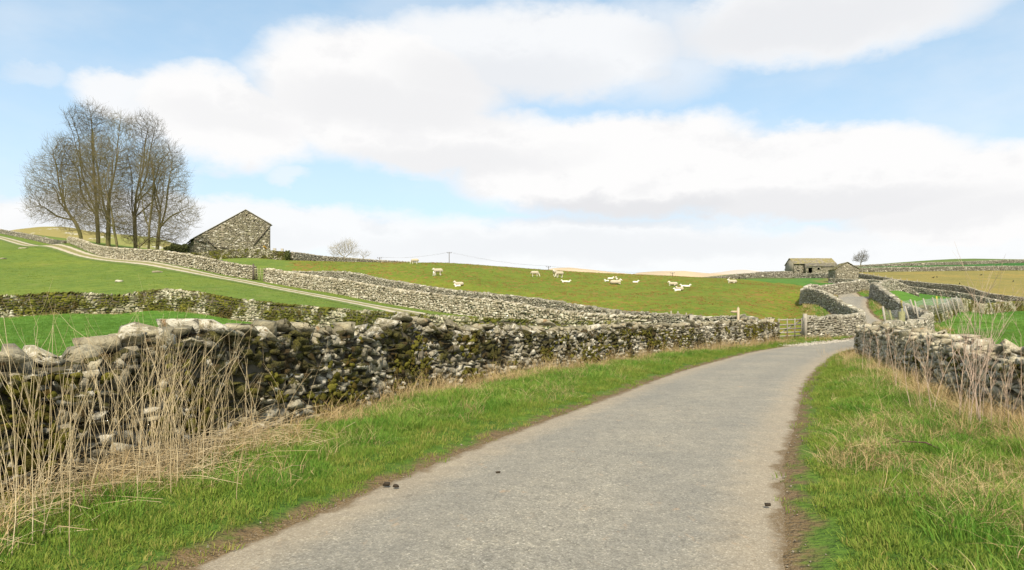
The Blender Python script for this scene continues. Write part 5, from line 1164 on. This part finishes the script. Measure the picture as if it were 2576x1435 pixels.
CROW = fused('crow', [((-.12, 0, .16), .06, (.08, 0, .22), .07, S1), ((.10, 0, .26), .05, (.15, 0, .29), .045, S1), ((.17, 0, .29), .022, (.25, 0, .27), .008, S1), ((-.14, 0, .15), .045, (-.30, 0, .10), .02, (1, 1, .5)), ((0, .03, .15), .014, (.01, .03, .0), .011, S1), ((0, -.03, .15), .014, (.01, -.03, .0), .011, S1)], .012, (CROWM, CROWM))
for px, py, lab in ((2348, 701, 'left of a close pair of black crows feeding on the tan field'), (2357, 700, 'right of a close pair of black crows feeding on the tan field'), (2468, 694.5, 'lone black crow high on the tan field'), (2414, 717, 'black crow perched low by the lane wall'), (2549, 710.5, 'black crow at the right edge of the tan field')):
    beast(CROW, 'crow', 'bird', lab, px, py, rnd.uniform(0, 360), 1.6, 'crows on the tan field', 60)
for px, py, lab in ((1860, 709, 'black crow on the far strip of green beside a pale patch, lower one'), (1876, 703, 'black crow on the far strip of green beside a pale patch, upper one')):
    beast(CROW, 'crow', 'bird', lab, px, py, rnd.uniform(0, 360), 1.5, 'crows on the green strip', 135)
# limestone lying in the left pasture
for i, (px, py, w_, lab) in enumerate(((58, 626, 1.6, 'flat pale limestone slab highest in the left pasture near the track'), (6, 653, .9, 'pale limestone at the far left edge of the pasture'), (396, 686, 1.1, 'flat pale limestone just below the gravel track'),
                                     (299, 710, .8, 'small pale limestone in the middle of the left pasture'))):
    x, y, z = hit(px, py, 50); o = obj('limestone_rock', mesh_np('limestone_rock', FINE[i][0] * np.array([w_, .7, .28]), FINE[i][1], MATA), None, (x, y, z + .05)); tag(o, lab, 'rock', 'rocks in the left pasture', 'thing')
DUNG = flat_mat('mud', (.035, .026, .016), .3, 20)
for i, (px, py, s_, lab) in enumerate(((972, 1226, .07, 'dark clod of mud with a twig end at the left road edge'), (996, 1231, .06, 'small dark crumb of mud beside the larger clod'), (1931, 1279, .05, 'dark clod of mud on the right of the road'), (1253, 1196, .05, 'thin brown scrap lying on the tarmac'))):
    Y = 1.6 * F / (py - HZ); x = PX(px, Y); d_, rz_, _s = road_d([x], [Y]); z = max(float(ground([x], [Y])[0]), float(rz_[0]) if d_[0] < 0 else -9) + .03
    o = obj('mud_clod', mesh_np('mud_clod', FINE[i + 6][0] * np.array([s_, s_ * .7, s_ * .5]), FINE[i + 6][1], DUNG), None, (x, Y, z)); tag(o, lab, 'clod', None, 'thing')

# ------------------------------------------------------------------ grass
def blade_mat(name, stops, pscale=.8, ncol=None, trans=.25):
    m = bpy.data.materials.new(name); m.use_nodes = True; t = NT(m.node_tree); b = m.node_tree.nodes['Principled BSDF']; out = m.node_tree.nodes['Material Output']
    oi = t.node('ShaderNodeObjectInfo'); g = t.node('ShaderNodeNewGeometry')
    f = t.math('ADD', t.math('MULTIPLY', oi.outputs['Random'], .35), t.math('ADD', t.math('MULTIPLY', g.outputs['Random Per Island'], .35), t.math('MULTIPLY', t.math('SUBTRACT', t.noise(g.outputs['Position'], pscale, 4, .65), .35), 1.0)))
    c = t.ramp(f, stops); t.l.new(c, b.inputs['Base Color']); b.inputs['Roughness'].default_value = .7; b.inputs['Specular IOR Level'].default_value = .15
    tr = t.node('ShaderNodeBsdfTranslucent'); t.l.new(c, tr.inputs[0]); mx = t.node('ShaderNodeMixShader'); mx.inputs[0].default_value = trans
    t.l.new(b.outputs[0], mx.inputs[1]); t.l.new(tr.outputs[0], mx.inputs[2]); t.l.new(mx.outputs[0], out.inputs[0]); return m
GREEN = blade_mat("verge_grass", [(.1, (.070, .185, .022)), (.35, (.115, .240, .030)), (.6, (.185, .280, .045)), (.8, (.28, .30, .07)), (1, (.42, .35, .13))])
SHORT = blade_mat("short_grass", [(.1, (.105, .200, .024)), (.4, (.165, .245, .035)), (.65, (.22, .26, .05)), (.85, (.33, .29, .09)), (1, (.42, .34, .15))])
DRY = blade_mat("dead_grass", [(.1, (.28, .19, .085)), (.5, (.46, .34, .17)), (1, (.62, .50, .30))], trans=.15)
BROWNT = blade_mat("brown_tufts", [(.1, (.17, .075, .022)), (.5, (.28, .14, .045)), (1, (.36, .24, .09))], trans=.1)
FIELD = blade_mat("field_grass", [(.1, (.075, .175, .024)), (.5, (.110, .220, .034)), (1, (.19, .27, .06))])
def tuft(name, n, h, w, spread, bend, mat, seed, lying=False):
    r = np.random.default_rng(seed); V, Fq, Ft = [], [], []
    for i in range(n):
        a = r.random() * 6.283; rr = spread * math.sqrt(r.random()); bx, by = rr * math.cos(a), rr * math.sin(a); hh = h * r.uniform(.5, 1.15); th = r.random() * 6.283
        la = r.random() * 6.283 if lying else a + r.normal(0, .8); bd = bend * r.uniform(.2, 1.3) * hh; ww = w * r.uniform(.6, 1.2)
        b = len(V); cs, sn = math.cos(th) * ww / 2, math.sin(th) * ww / 2
        for f, k in ((0, 1), (.4, .9), (.75, .6), (1, 0)):
            ox = bd * f * f * math.cos(la); oy = bd * f * f * math.sin(la); z = hh * f * (1 - .35 * min(1, bend) * f) if not lying else hh * (.12 + .5 * math.sin(f * 2.6)) * .5
            if lying: ox *= 1.6 / max(f, .3); oy *= 1.6 / max(f, .3)
            if k > 0: V += [(bx + ox - cs * k, by + oy - sn * k, z), (bx + ox + cs * k, by + oy + sn * k, z)]
            else: V.append((bx + ox, by + oy, z))
        Fq += [[b, b + 1, b + 3, b + 2], [b + 2, b + 3, b + 5, b + 4]]; Ft.append([b + 4, b + 5, b + 6])
    return bpy.data.objects.new(name, mesh_np(name, np.array(V), [np.array(Fq), np.array(Ft)], mat))
def scatter(name, label, srcs, X, Y, sc, seed, tilt=.12, zoff=-.015, cat='grass', Z=None):
    if len(X) == 0: return
    r = np.random.default_rng(seed); n = len(X)
    col = bpy.data.collections.new(name + '_sources')
    for s_ in srcs: col.objects.link(s_)
    z = (ground(X, Y) if Z is None else Z) + zoff; me = bpy.data.meshes.new(name); me.vertices.add(n); me.vertices.foreach_set('co', np.stack([X, Y, z], 1).astype(np.float32).ravel())
    a = me.attributes.new('rot', 'FLOAT_VECTOR', 'POINT'); a.data.foreach_set('vector', np.stack([r.normal(0, tilt, n), r.normal(0, tilt, n), r.random(n) * 6.283], 1).astype(np.float32).ravel())
    a = me.attributes.new('scl', 'FLOAT', 'POINT'); a.data.foreach_set('value', np.asarray(sc, np.float32))
    a = me.attributes.new('pick', 'INT', 'POINT'); a.data.foreach_set('value', r.integers(0, len(srcs), n).astype(np.int32))
    o = obj(name, me); ng = bpy.data.node_groups.new(name, 'GeometryNodeTree')
    ng.interface.new_socket('Geometry', in_out='INPUT', socket_type='NodeSocketGeometry'); ng.interface.new_socket('Geometry', in_out='OUTPUT', socket_type='NodeSocketGeometry')
    N_ = ng.nodes; gi = N_.new('NodeGroupInput'); go = N_.new('NodeGroupOutput'); ip = N_.new('GeometryNodeInstanceOnPoints'); ci = N_.new('GeometryNodeCollectionInfo'); ci.inputs['Collection'].default_value = col; ci.inputs['Separate Children'].default_value = True; ci.inputs['Reset Children'].default_value = True
    def na(nm, dt):
        q = N_.new('GeometryNodeInputNamedAttribute'); q.data_type = dt; q.inputs['Name'].default_value = nm; return [s_ for s_ in q.outputs if s_.enabled and s_.name == 'Attribute'][0]
    e2r = N_.new('FunctionNodeEulerToRotation'); L_ = ng.links
    L_.new(gi.outputs[0], ip.inputs['Points']); L_.new(ci.outputs[0], ip.inputs['Instance']); ip.inputs['Pick Instance'].default_value = True
    L_.new(na('pick', 'INT'), ip.inputs['Instance Index']); L_.new(na('rot', 'FLOAT_VECTOR'), e2r.inputs[0]); L_.new(e2r.outputs[0], ip.inputs['Rotation']); L_.new(na('scl', 'FLOAT'), ip.inputs['Scale']); L_.new(ip.outputs[0], go.inputs[0])
    o.modifiers.new('scatter', 'NODES').node_group = ng; return tag(o, label, cat, None, 'stuff')
WNC = catmull([(p[0], p[1]) for p in WN], .4); WQC = catmull([(p[0], p[1]) for p in WQ], .4)
def wall_dist(X, Y, C):
    out = np.empty(len(X))
    for i in range(0, len(X), 20000): out[i:i + 20000] = np.sqrt(((X[i:i + 20000, None] - C[None, :, 0]) ** 2 + (Y[i:i + 20000, None] - C[None, :, 1]) ** 2).min(1))
    return out
rg = np.random.default_rng(99)
def verge_pts(n, x0, x1, y0, y1, side_, power=1.6):
    y = y0 + (y1 - y0) * rg.random(n) ** power; xc = np.interp(y, RC[:, 1], RC[:, 0]); wl = np.interp(y, (WNC if side_ < 0 else WQC)[:, 1], (WNC if side_ < 0 else WQC)[:, 0])
    lo, hi = (wl, xc) if side_ < 0 else (xc, wl); x = lo + (hi - lo) * rg.random(n)
    px = CX + x / np.maximum(y, .3) * F; d, _, s_ = road_d(x, y); C_ = WNC if side_ < 0 else WQC; dw = wall_dist(x, y, C_)
    k = (d > .02) & (px > -500) & (px < 3100) & (dw > .33) & (np.sign(s_) == side_); return x[k], y[k], d[k], dw[k]
LG = [tuft("grass_tuft", 34, .115, .0055, .12, .6, GREEN, 900 + i) for i in range(6)]
SG = [tuft("short_tuft", 30, .065, .0065, .10, .55, SHORT, 930 + i) for i in range(5)]
DG = [tuft("dead_tuft", 15, .30, .0048, .11, .9, DRY, 950 + i) for i in range(5)]
DL = [tuft("dead_mat", 20, .26, .0045, .16, 1.0, DRY, 970 + i, True) for i in range(5)]
def zfar(y): return 1 + np.clip((y - 8) / 25, 0, 1) * .35
for side_, nm, n in ((-1, 'left', 30000), (1, 'right', 34000)):
    x, y, d, dw = verge_pts(n, 0, 0, 1.8, 37.5 if side_ < 0 else 30, side_, 1.7)
    nz_ = vnoise(x, y, .9, 21) * .6 + vnoise(x, y, .3, 22) * .4; bare = (d < .30 + .35 * (nz_ - .5)) & (rg.random(len(x)) < .82)
    if side_ > 0: bare |= (d < .30 + .4 * (nz_ - .4)) & (y < 12) & (rg.random(len(x)) < .85)
    lushk = (~bare) & ((d > .9 + (nz_ - .5) * 2.2)) ; shortk = (~bare) & ~lushk
    deadn = vnoise(x, y, .8, 31) * .65 + vnoise(x, y, .22, 32) * .35
    deadk = lushk & (rg.random(len(x)) < (np.clip((deadn - .52) * 4, 0, 1) * (.50 if side_ > 0 else .25) + .08 + (.30 * (dw < 1.0)) * (1 if side_ < 0 else 1.2)))
    g = lushk & ~deadk
    scatter('grass', 'lush green grass growing on the %s verge of the road' % nm, [o.copy() for o in LG], x[g], y[g], (rg.uniform(.6, 1.35, g.sum()) * (.55 + .9 * nz_[g]) * zfar(y[g])), 1 + side_, .18)
    scatter('grass', 'short yellowish grass along the %s edge of the tarmac' % nm, [o.copy() for o in SG], x[shortk], y[shortk], rg.uniform(.5, 1.3, shortk.sum()) * zfar(y[shortk]), 3 + side_, .2)
    up_ = deadk & (rg.random(len(x)) < (.5 if side_ > 0 else .45)); ly = deadk & ~up_
    scatter('grass', 'upright straw-coloured dead grass on the %s verge' % nm, [o.copy() for o in DG], x[up_], y[up_], rg.uniform(.45, 1.15, up_.sum()) * (1 + .4 * (dw[up_] < .9)), 5 + side_, .3)
    scatter('grass', 'flattened straw-coloured dead grass on the %s verge' % nm, [o.copy() for o in DL], x[ly], y[ly], rg.uniform(.5, 1.2, ly.sum()), 7 + side_, .25)
# tall straw grass hugging the foot of the long wall
q = rg.random(900); k_ = (q * (len(WNC) - 1)).astype(int); x, y = WNC[k_, 0], WNC[k_, 1]; dd_ = np.gradient(WNC, axis=0); dd_ /= np.linalg.norm(dd_, axis=1)[:, None]
of = rg.uniform(.38, .85, len(q)); x = x + dd_[k_, 1] * of; y = y - dd_[k_, 0] * of; k = (y > 7.5) & (vnoise(x, y, 1.3, 44) > .42)
scatter('grass', 'tall straw grass standing along the foot of the long mossy wall', [tuft("tall_dead_tuft", 9, .55, .0048, .12, .35, DRY, 990 + i) for i in range(4)], x[k], y[k], rg.uniform(.5, 1.2, k.sum()), 12, .12)
q = rg.random(500); k_ = (q * (len(WQC) - 1)).astype(int); x, y = WQC[k_, 0], WQC[k_, 1]; dd_ = np.gradient(WQC, axis=0); dd_ /= np.linalg.norm(dd_, axis=1)[:, None]
of = rg.uniform(.38, 1.5, len(q)); x = x - dd_[k_, 1] * of; y = y + dd_[k_, 0] * of; k = (y > 3) & (vnoise(x, y, 1.0, 45) > .52) & (rg.random(len(x)) < .8)
scatter('grass', 'tall straw grass standing along the foot of the right-hand wall', [tuft("tall_dead_tuft", 9, .52, .0048, .14, .4, DRY, 995 + i) for i in range(4)], x[k], y[k], rg.uniform(.5, 1.15, k.sum()), 13, .16)
# paddock and field grass
def field_pts(n, pxa, pxb, ya, yb, test, power=1.0):
    y = ya + (yb - ya) * rg.random(n) ** power; px = rg.uniform(pxa, pxb, n); x = PX(px, y); k = test(px, x, y); return x[k], y[k]
x, y = field_pts(16000, -60, 1000, 6, 46, lambda p, x, y: (x < np.interp(y, WNC[:, 1], WNC[:, 0]) - .5) & (y < line_Y(WC, p) - .5))
scatter('grass', 'bright even grass of the paddock behind the long wall', [tuft("field_tuft", 22, .075, .012, .16, .6, FIELD, 1010 + i) for i in range(4)], x, y, rg.uniform(.7, 1.3, len(x)), 14, .2)
x, y = field_pts(9000, 2150, 2650, 9, 90, lambda p, x, y: (x > np.interp(y, WQC[:, 1], WQC[:, 0]) + .6) & (y < line_Y(WP, p) - .8) & (x > np.interp(y, [27, 46], [14.9, 28.9])))
scatter('grass', 'bright even grass of the field on the right', [tuft("field_tuft", 22, .075, .014, .2, .6, FIELD, 1020 + i) for i in range(4)], x, y, rg.uniform(.7, 1.3, len(x)) * 1.1, 15, .2)
x, y = field_pts(1500, -60, 900, 40, 46, lambda p, x, y: np.abs(y - (line_Y(WC, p) - .7)) < .35)
scatter('grass', 'pale dead grass at the foot of the yellow-mossed wall', [o.copy() for o in DG], x, y, rg.uniform(.6, 1.3, len(x)), 16, .2)
x, y = field_pts(24000, 735, 2040, 45, 125, lambda p, x, y: (y > line_Y(WB, p) + .6) & (vnoise(x, y, 2.2, 77) * .5 + vnoise(x, y, .7, 78) * .5 > .53))
scatter('grass', 'reddish brown dead tufts speckling the sheep pasture', [tuft("brown_tuft", 12, .10, .02, .16, .8, BROWNT, 1030 + i) for i in range(4)], x, y, rg.uniform(.5, 1.5, len(x)), 17, .2)
# verges of the road beyond the gate
def bend_pts(n):
    i = rg.integers(0, len(RC) - 1, n); s_ = rg.choice([-1, 1], n); o_ = HW[i] + rg.uniform(.15, 2.2, n); dd2 = np.gradient(RC, axis=0); dd2 /= np.linalg.norm(dd2, axis=1)[:, None]
    x = RC[i, 0] + dd2[i, 1] * o_ * s_; y = RC[i, 1] - dd2[i, 0] * o_ * s_; return x, y
x, y = bend_pts(9000); k = (y > 39); x, y = x[k], y[k]; WLC = catmull([(p[0], p[1]) for p in world(WL)], .4); WRC = catmull([(p[0], p[1]) for p in world(WR)], .4)
k = (wall_dist(x, y, WLC) > .5) & (wall_dist(x, y, WRC) > .5) & (road_d(x, y)[0] > .2); x, y = x[k], y[k]; dk = rg.random(len(x)) < .25
scatter('grass', 'rough green grass on the verges of the road bend', [tuft("bend_tuft", 20, .16, .014, .14, .5, SHORT, 1040 + i) for i in range(4)], x[~dk], y[~dk], rg.uniform(.6, 1.3, (~dk).sum()), 18, .2)
scatter('grass', 'pale dead grass on the verges of the road bend', [tuft("bend_dead_tuft", 18, .40, .014, .14, .6, DRY, 1050 + i) for i in range(4)], x[dk], y[dk], rg.uniform(.5, 1.2, dk.sum()), 19, .25)

# ------------------------------------------------------------------ dead stems and shrubs
STEM = blade_mat('dead_stems', [(.1, (.22, .165, .09)), (.4, (.44, .345, .20)), (.7, (.60, .50, .32)), (1, (.74, .65, .46))], 2.0, trans=.0); STEM2 = flat_mat('grey_brown_stems', (.44, .33, .245), .35, 6)
def stems(name, label, cat, bases, hts, mat, seed, lean=.14, branch=3, rad=.0032, blen=.28, group=None, kind='thing', sides=4, node=None):
    r = np.random.default_rng(seed); P0, P1, R0, R1 = [], [], [], []
    b0 = bases[0]; o = np.array([b0[0], b0[1], up(b0[0], b0[1])])
    gz0 = ground(bases[:, 0], bases[:, 1])
    for (bx, by), h, gz_ in zip(bases, hts, gz0):
        p = np.array([bx, by, gz_ - .03]); a = r.random() * 6.283; t_ = abs(r.normal(0, lean)); d = np.array([math.cos(a) * math.sin(t_), math.sin(a) * math.sin(t_), math.cos(t_)]); n = 6; cur = r.normal(0, .045, 3); rd = rad * r.uniform(.7, 1.35); pts = [p]
        for i in range(n):
            d = d + cur + r.normal(0, .02, 3); d /= np.linalg.norm(d); q = pts[-1] + d * h / n; P0.append(pts[-1]); P1.append(q); R0.append(rd * (1 - i / n * .6)); R1.append(rd * (1 - (i + 1) / n * .6)); pts.append(q)
            if i >= n - 3 or (node and i >= 1):
                for _ in range(r.integers(0, branch + 1)):
                    a2 = r.random() * 6.283; e_ = d * .85 + np.array([math.cos(a2), math.sin(a2), .15]) * .42; e_ /= np.linalg.norm(e_); l_ = blen * r.uniform(.3, 1.1) * h / 1.3; m_ = q + e_ * l_ * .5; e2_ = m_ + (e_ + np.array([0, 0, .35])) * l_ * .45
                    P0 += [q, m_]; P1 += [m_, e2_]; R0 += [rd * .42, rd * .33]; R1 += [rd * .33, rd * .2]
                    if node:
                        for _k in range(2):
                            a3 = r.random() * 6.283; f_ = e_ * .8 + np.array([math.cos(a3), math.sin(a3), .5]) * .45; P0.append(m_); P1.append(m_ + f_ * l_ * .4); R0.append(rd * .28); R1.append(rd * .15)
    me = seg_mesh(name, np.array(P0), np.array(P1), np.array(R0), np.array(R1), sides, mat, o); ob = obj(name, me, None, tuple(o)); return tag(ob, label, cat, group, kind)
def wallpt(y, off): return np.stack([np.interp(y, WNC[:, 1], WNC[:, 0]) + off, y], 1)
rs = np.random.default_rng(41)
def at_px(px, Y): return np.stack([PX(px, Y), Y], 1)
for i, (pc, sp, Yc_, n, h, lab) in enumerate(((20, 55, 5.0, 46, 1.35, 'tall straw stems against the wall at the left picture edge'), (130, 45, 5.4, 28, 1.25, 'loose clump of straw stems second from the left, before the wall'), (255, 45, 5.9, 32, 1.15, 'straw stems below the step in the wall top, third clump from the left'),
                                              (385, 40, 6.2, 66, 1.22, 'densest upright clump of pale straw stems in front of the mossy wall'), (470, 40, 6.6, 26, 1.15, 'straw stems just right of the densest clump'), (590, 45, 7.4, 16, 1.05, 'sparse straw stems in front of the wall, right of the dense clump'), (690, 30, 8.2, 5, 1.2, 'thin isolated straw stems at the right end of the stem bed'))):
    px = rs.normal(pc, sp, n); Y = np.clip(rs.normal(Yc_, .35, n), 3.2, 12); b_ = at_px(px, Y); wx = np.interp(b_[:, 1], WNC[:, 1], WNC[:, 0]) + .42; b_[:, 0] = np.maximum(b_[:, 0], wx + rs.random(n) * .3)
    stems('dead_stem_clump', lab, 'dead plants', b_, h * rs.uniform(.55, 1.2, n), STEM, 200 + i, .10, 1, .0029, .40, 'dead stems in front of the mossy wall', 'stuff')
# fallen stems
n = 1150; Yf = rs.uniform(3.4, 8.4, n); off = .3 + np.abs(rs.normal(0, .38, n)); b_ = wallpt(Yf, off); k = road_d(b_[:, 0], b_[:, 1])[0] > .9; b_ = b_[k]; n = len(b_); a_ = rs.uniform(0, 6.283, n); Lf = np.clip(rs.lognormal(-.95, .45, n), .15, .95); zf = ground(b_[:, 0], b_[:, 1]) + rs.uniform(.03, .30, n) * np.clip(1.3 - off[k], .25, 1)
p0 = np.column_stack([b_, zf]); dr = np.column_stack([np.cos(a_) * Lf, np.sin(a_) * Lf, rs.normal(0, .10, n)]); pm = p0 + dr * .5 + np.column_stack([rs.normal(0, .03, (n, 2)), rs.uniform(0, .05, n)]); p1 = p0 + dr
rr = rs.uniform(.0012, .0028, n); me = seg_mesh('fallen_stems', np.concatenate([p0, pm]), np.concatenate([pm, p1]), np.concatenate([rr, rr]), np.concatenate([rr, rr * .7]), 4, STEM, np.zeros(3)); tag(obj('fallen_stems', me), 'fallen straw stems lying criss-cross at the foot of the mossy wall', 'dead plants', None, 'stuff')
# woody stems on the right verge
for i, (pc, sp, Yc_, n, h, lab) in enumerate(((2462, 22, 9.0, 9, 2.0, 'tallest bare pinkish-brown shrub standing in front of the right-hand wall'), (2400, 14, 9.8, 4, 2.15, 'slim upright shrub left of the tallest one, reaching above the field'), (2335, 18, 10.6, 5, 1.45, 'low bare shrub in the middle of the right verge'), (2262, 10, 13.5, 3, 1.5, 'single thin bare sapling near the road end of the right-hand wall'),
                                              (2190, 20, 17, 6, 1.2, 'spindly dead stalks at the near corner of the right-hand wall'), (2530, 25, 8.6, 6, 1.25, 'short bare stems at the right picture edge'))):
    px = rs.normal(pc, sp, n); Y = rs.normal(Yc_, .2, n); b_ = at_px(px, Y); wx = np.interp(b_[:, 1], WQC[:, 1], WQC[:, 0]) - .42; b_[:, 0] = np.minimum(b_[:, 0], wx)
    stems('bare_shrub', lab, 'shrub', b_, h * rs.uniform(.6, 1.0, n), STEM2 if i != 0 else flat_mat('pinkish_stems', (.54, .41, .32), .3, 6), 240 + i, .10, 3, .0052, .40, 'bare shrubs on the right verge', node=True)
n = 60; px = rs.uniform(2200, 2600, n); Y = rs.uniform(7.6, 15, n); b_ = at_px(px, Y); wx = np.interp(b_[:, 1], WQC[:, 1], WQC[:, 0]); k = (b_[:, 0] < wx - .4) & (b_[:, 0] > wx - 1.5); b_ = b_[k]
stems('dead_stem_clump', 'straw-coloured stems standing thickly along the right-hand wall', 'dead plants', b_, rs.uniform(.45, 1.05, len(b_)), STEM, 260, .16, 2, .0027, .3, kind='stuff')

# pebbles and grit thrown to the tarmac edges, a broken branch on the right verge
n = 2000; i_ = rg.integers(20, 230, n); ddr = np.gradient(RC, axis=0); ddr /= np.linalg.norm(ddr, axis=1)[:, None]; sg_ = rg.choice([-1, 1], n); o_ = HW[i_] + rg.normal(0.02, .13, n)
f_ = rg.random(n)[:, None]; pc_ = RC[i_] * (1 - f_) + RC[np.minimum(i_ + 1, len(RC) - 1)] * f_; X_ = pc_[:, 0] + ddr[i_, 1] * o_ * sg_; Y_ = pc_[:, 1] - ddr[i_, 0] * o_ * sg_; Z_ = np.maximum(ground(X_, Y_), RZ[i_] - .01) + .004
ss_ = rg.lognormal(-4.6, .4, (n, 1)) * rg.uniform(.7, 1.3, (n, 3)); PEB = flat_mat('roadside_grit', (.20, .175, .135), .6, 40)
tag(obj('gravel_grit', merge_stones('gravel_grit', COARSE, rg.integers(0, 16, n), np.column_stack([X_, Y_, Z_]), rotm(rg.random(n), rg.random(n), rg.random(n) * 6), ss_, PEB)), 'loose grit and small stones along both edges of the tarmac', 'gravel', None, 'stuff')
mb = MB(); bx_, by_ = PX(2215, 7.9), 7.9; z_ = up(bx_, by_)
mb.tube([(0, 0, .02), (.12, -.22, .10), (.28, -.40, .12), (.42, -.62, .04)], [.004, .006, .008, .010], 6); mb.tube([(.12, -.22, .10), (-.02, -.30, .14), (-.10, -.28, .16)], [.005, .003, .002], 5)
tag(obj('fallen_branch', mb.mesh('fallen_branch', flat_mat('dark_bark_stick', (.11, .06, .05), .3, 8)), None, (bx_, by_, z_)), 'thin dark reddish broken branch lying in the grass of the right verge', 'branch', None, 'thing')

# rough grass over the pastures beyond the walls, big green tussocks on the verges
x, y = field_pts(15000, -60, 1250, 43, 112, lambda p, x, y: (y > line_Y(WC, p) + .7) & (y < line_Y(WA1 + WA2, p) - .7) & (wall_dist(x, y, TC) > 1.6), .8)
scatter('grass', 'grazed grass of the left pasture between the mossy wall and the pale wall', [tuft("pasture_tuft", 12, .06, .02, .22, .8, SHORT, 1060 + i) for i in range(4)], x, y, rg.uniform(.6, 1.6, len(x)), 21, .2)
x, y = field_pts(14000, 735, 2040, 45, 125, lambda p, x, y: (y > line_Y(WB, p) + .6), .9)
scatter('grass', 'grazed grass of the sheep pasture', [tuft("pasture_tuft", 12, .06, .02, .22, .8, SHORT, 1070 + i) for i in range(4)], x, y, rg.uniform(.5, 1.3, len(x)), 22, .2)
for side_, nm in ((-1, 'left'), (1, 'right')):
    x, y, d, dw = verge_pts(1500, 0, 0, 3, 26, side_, 1.5); k = (d > .9) & (vnoise(x, y, 1.6, 51) > .62); x, y = x[k], y[k]
    scatter('grass', 'dense darker green tussocks standing up from the %s verge' % nm, [tuft("tussock", 60, .24, .006, .13, .75, GREEN, 1080 + i) for i in range(4)], x, y, rg.uniform(.6, 1.2, len(x)), 23 + side_, .12)
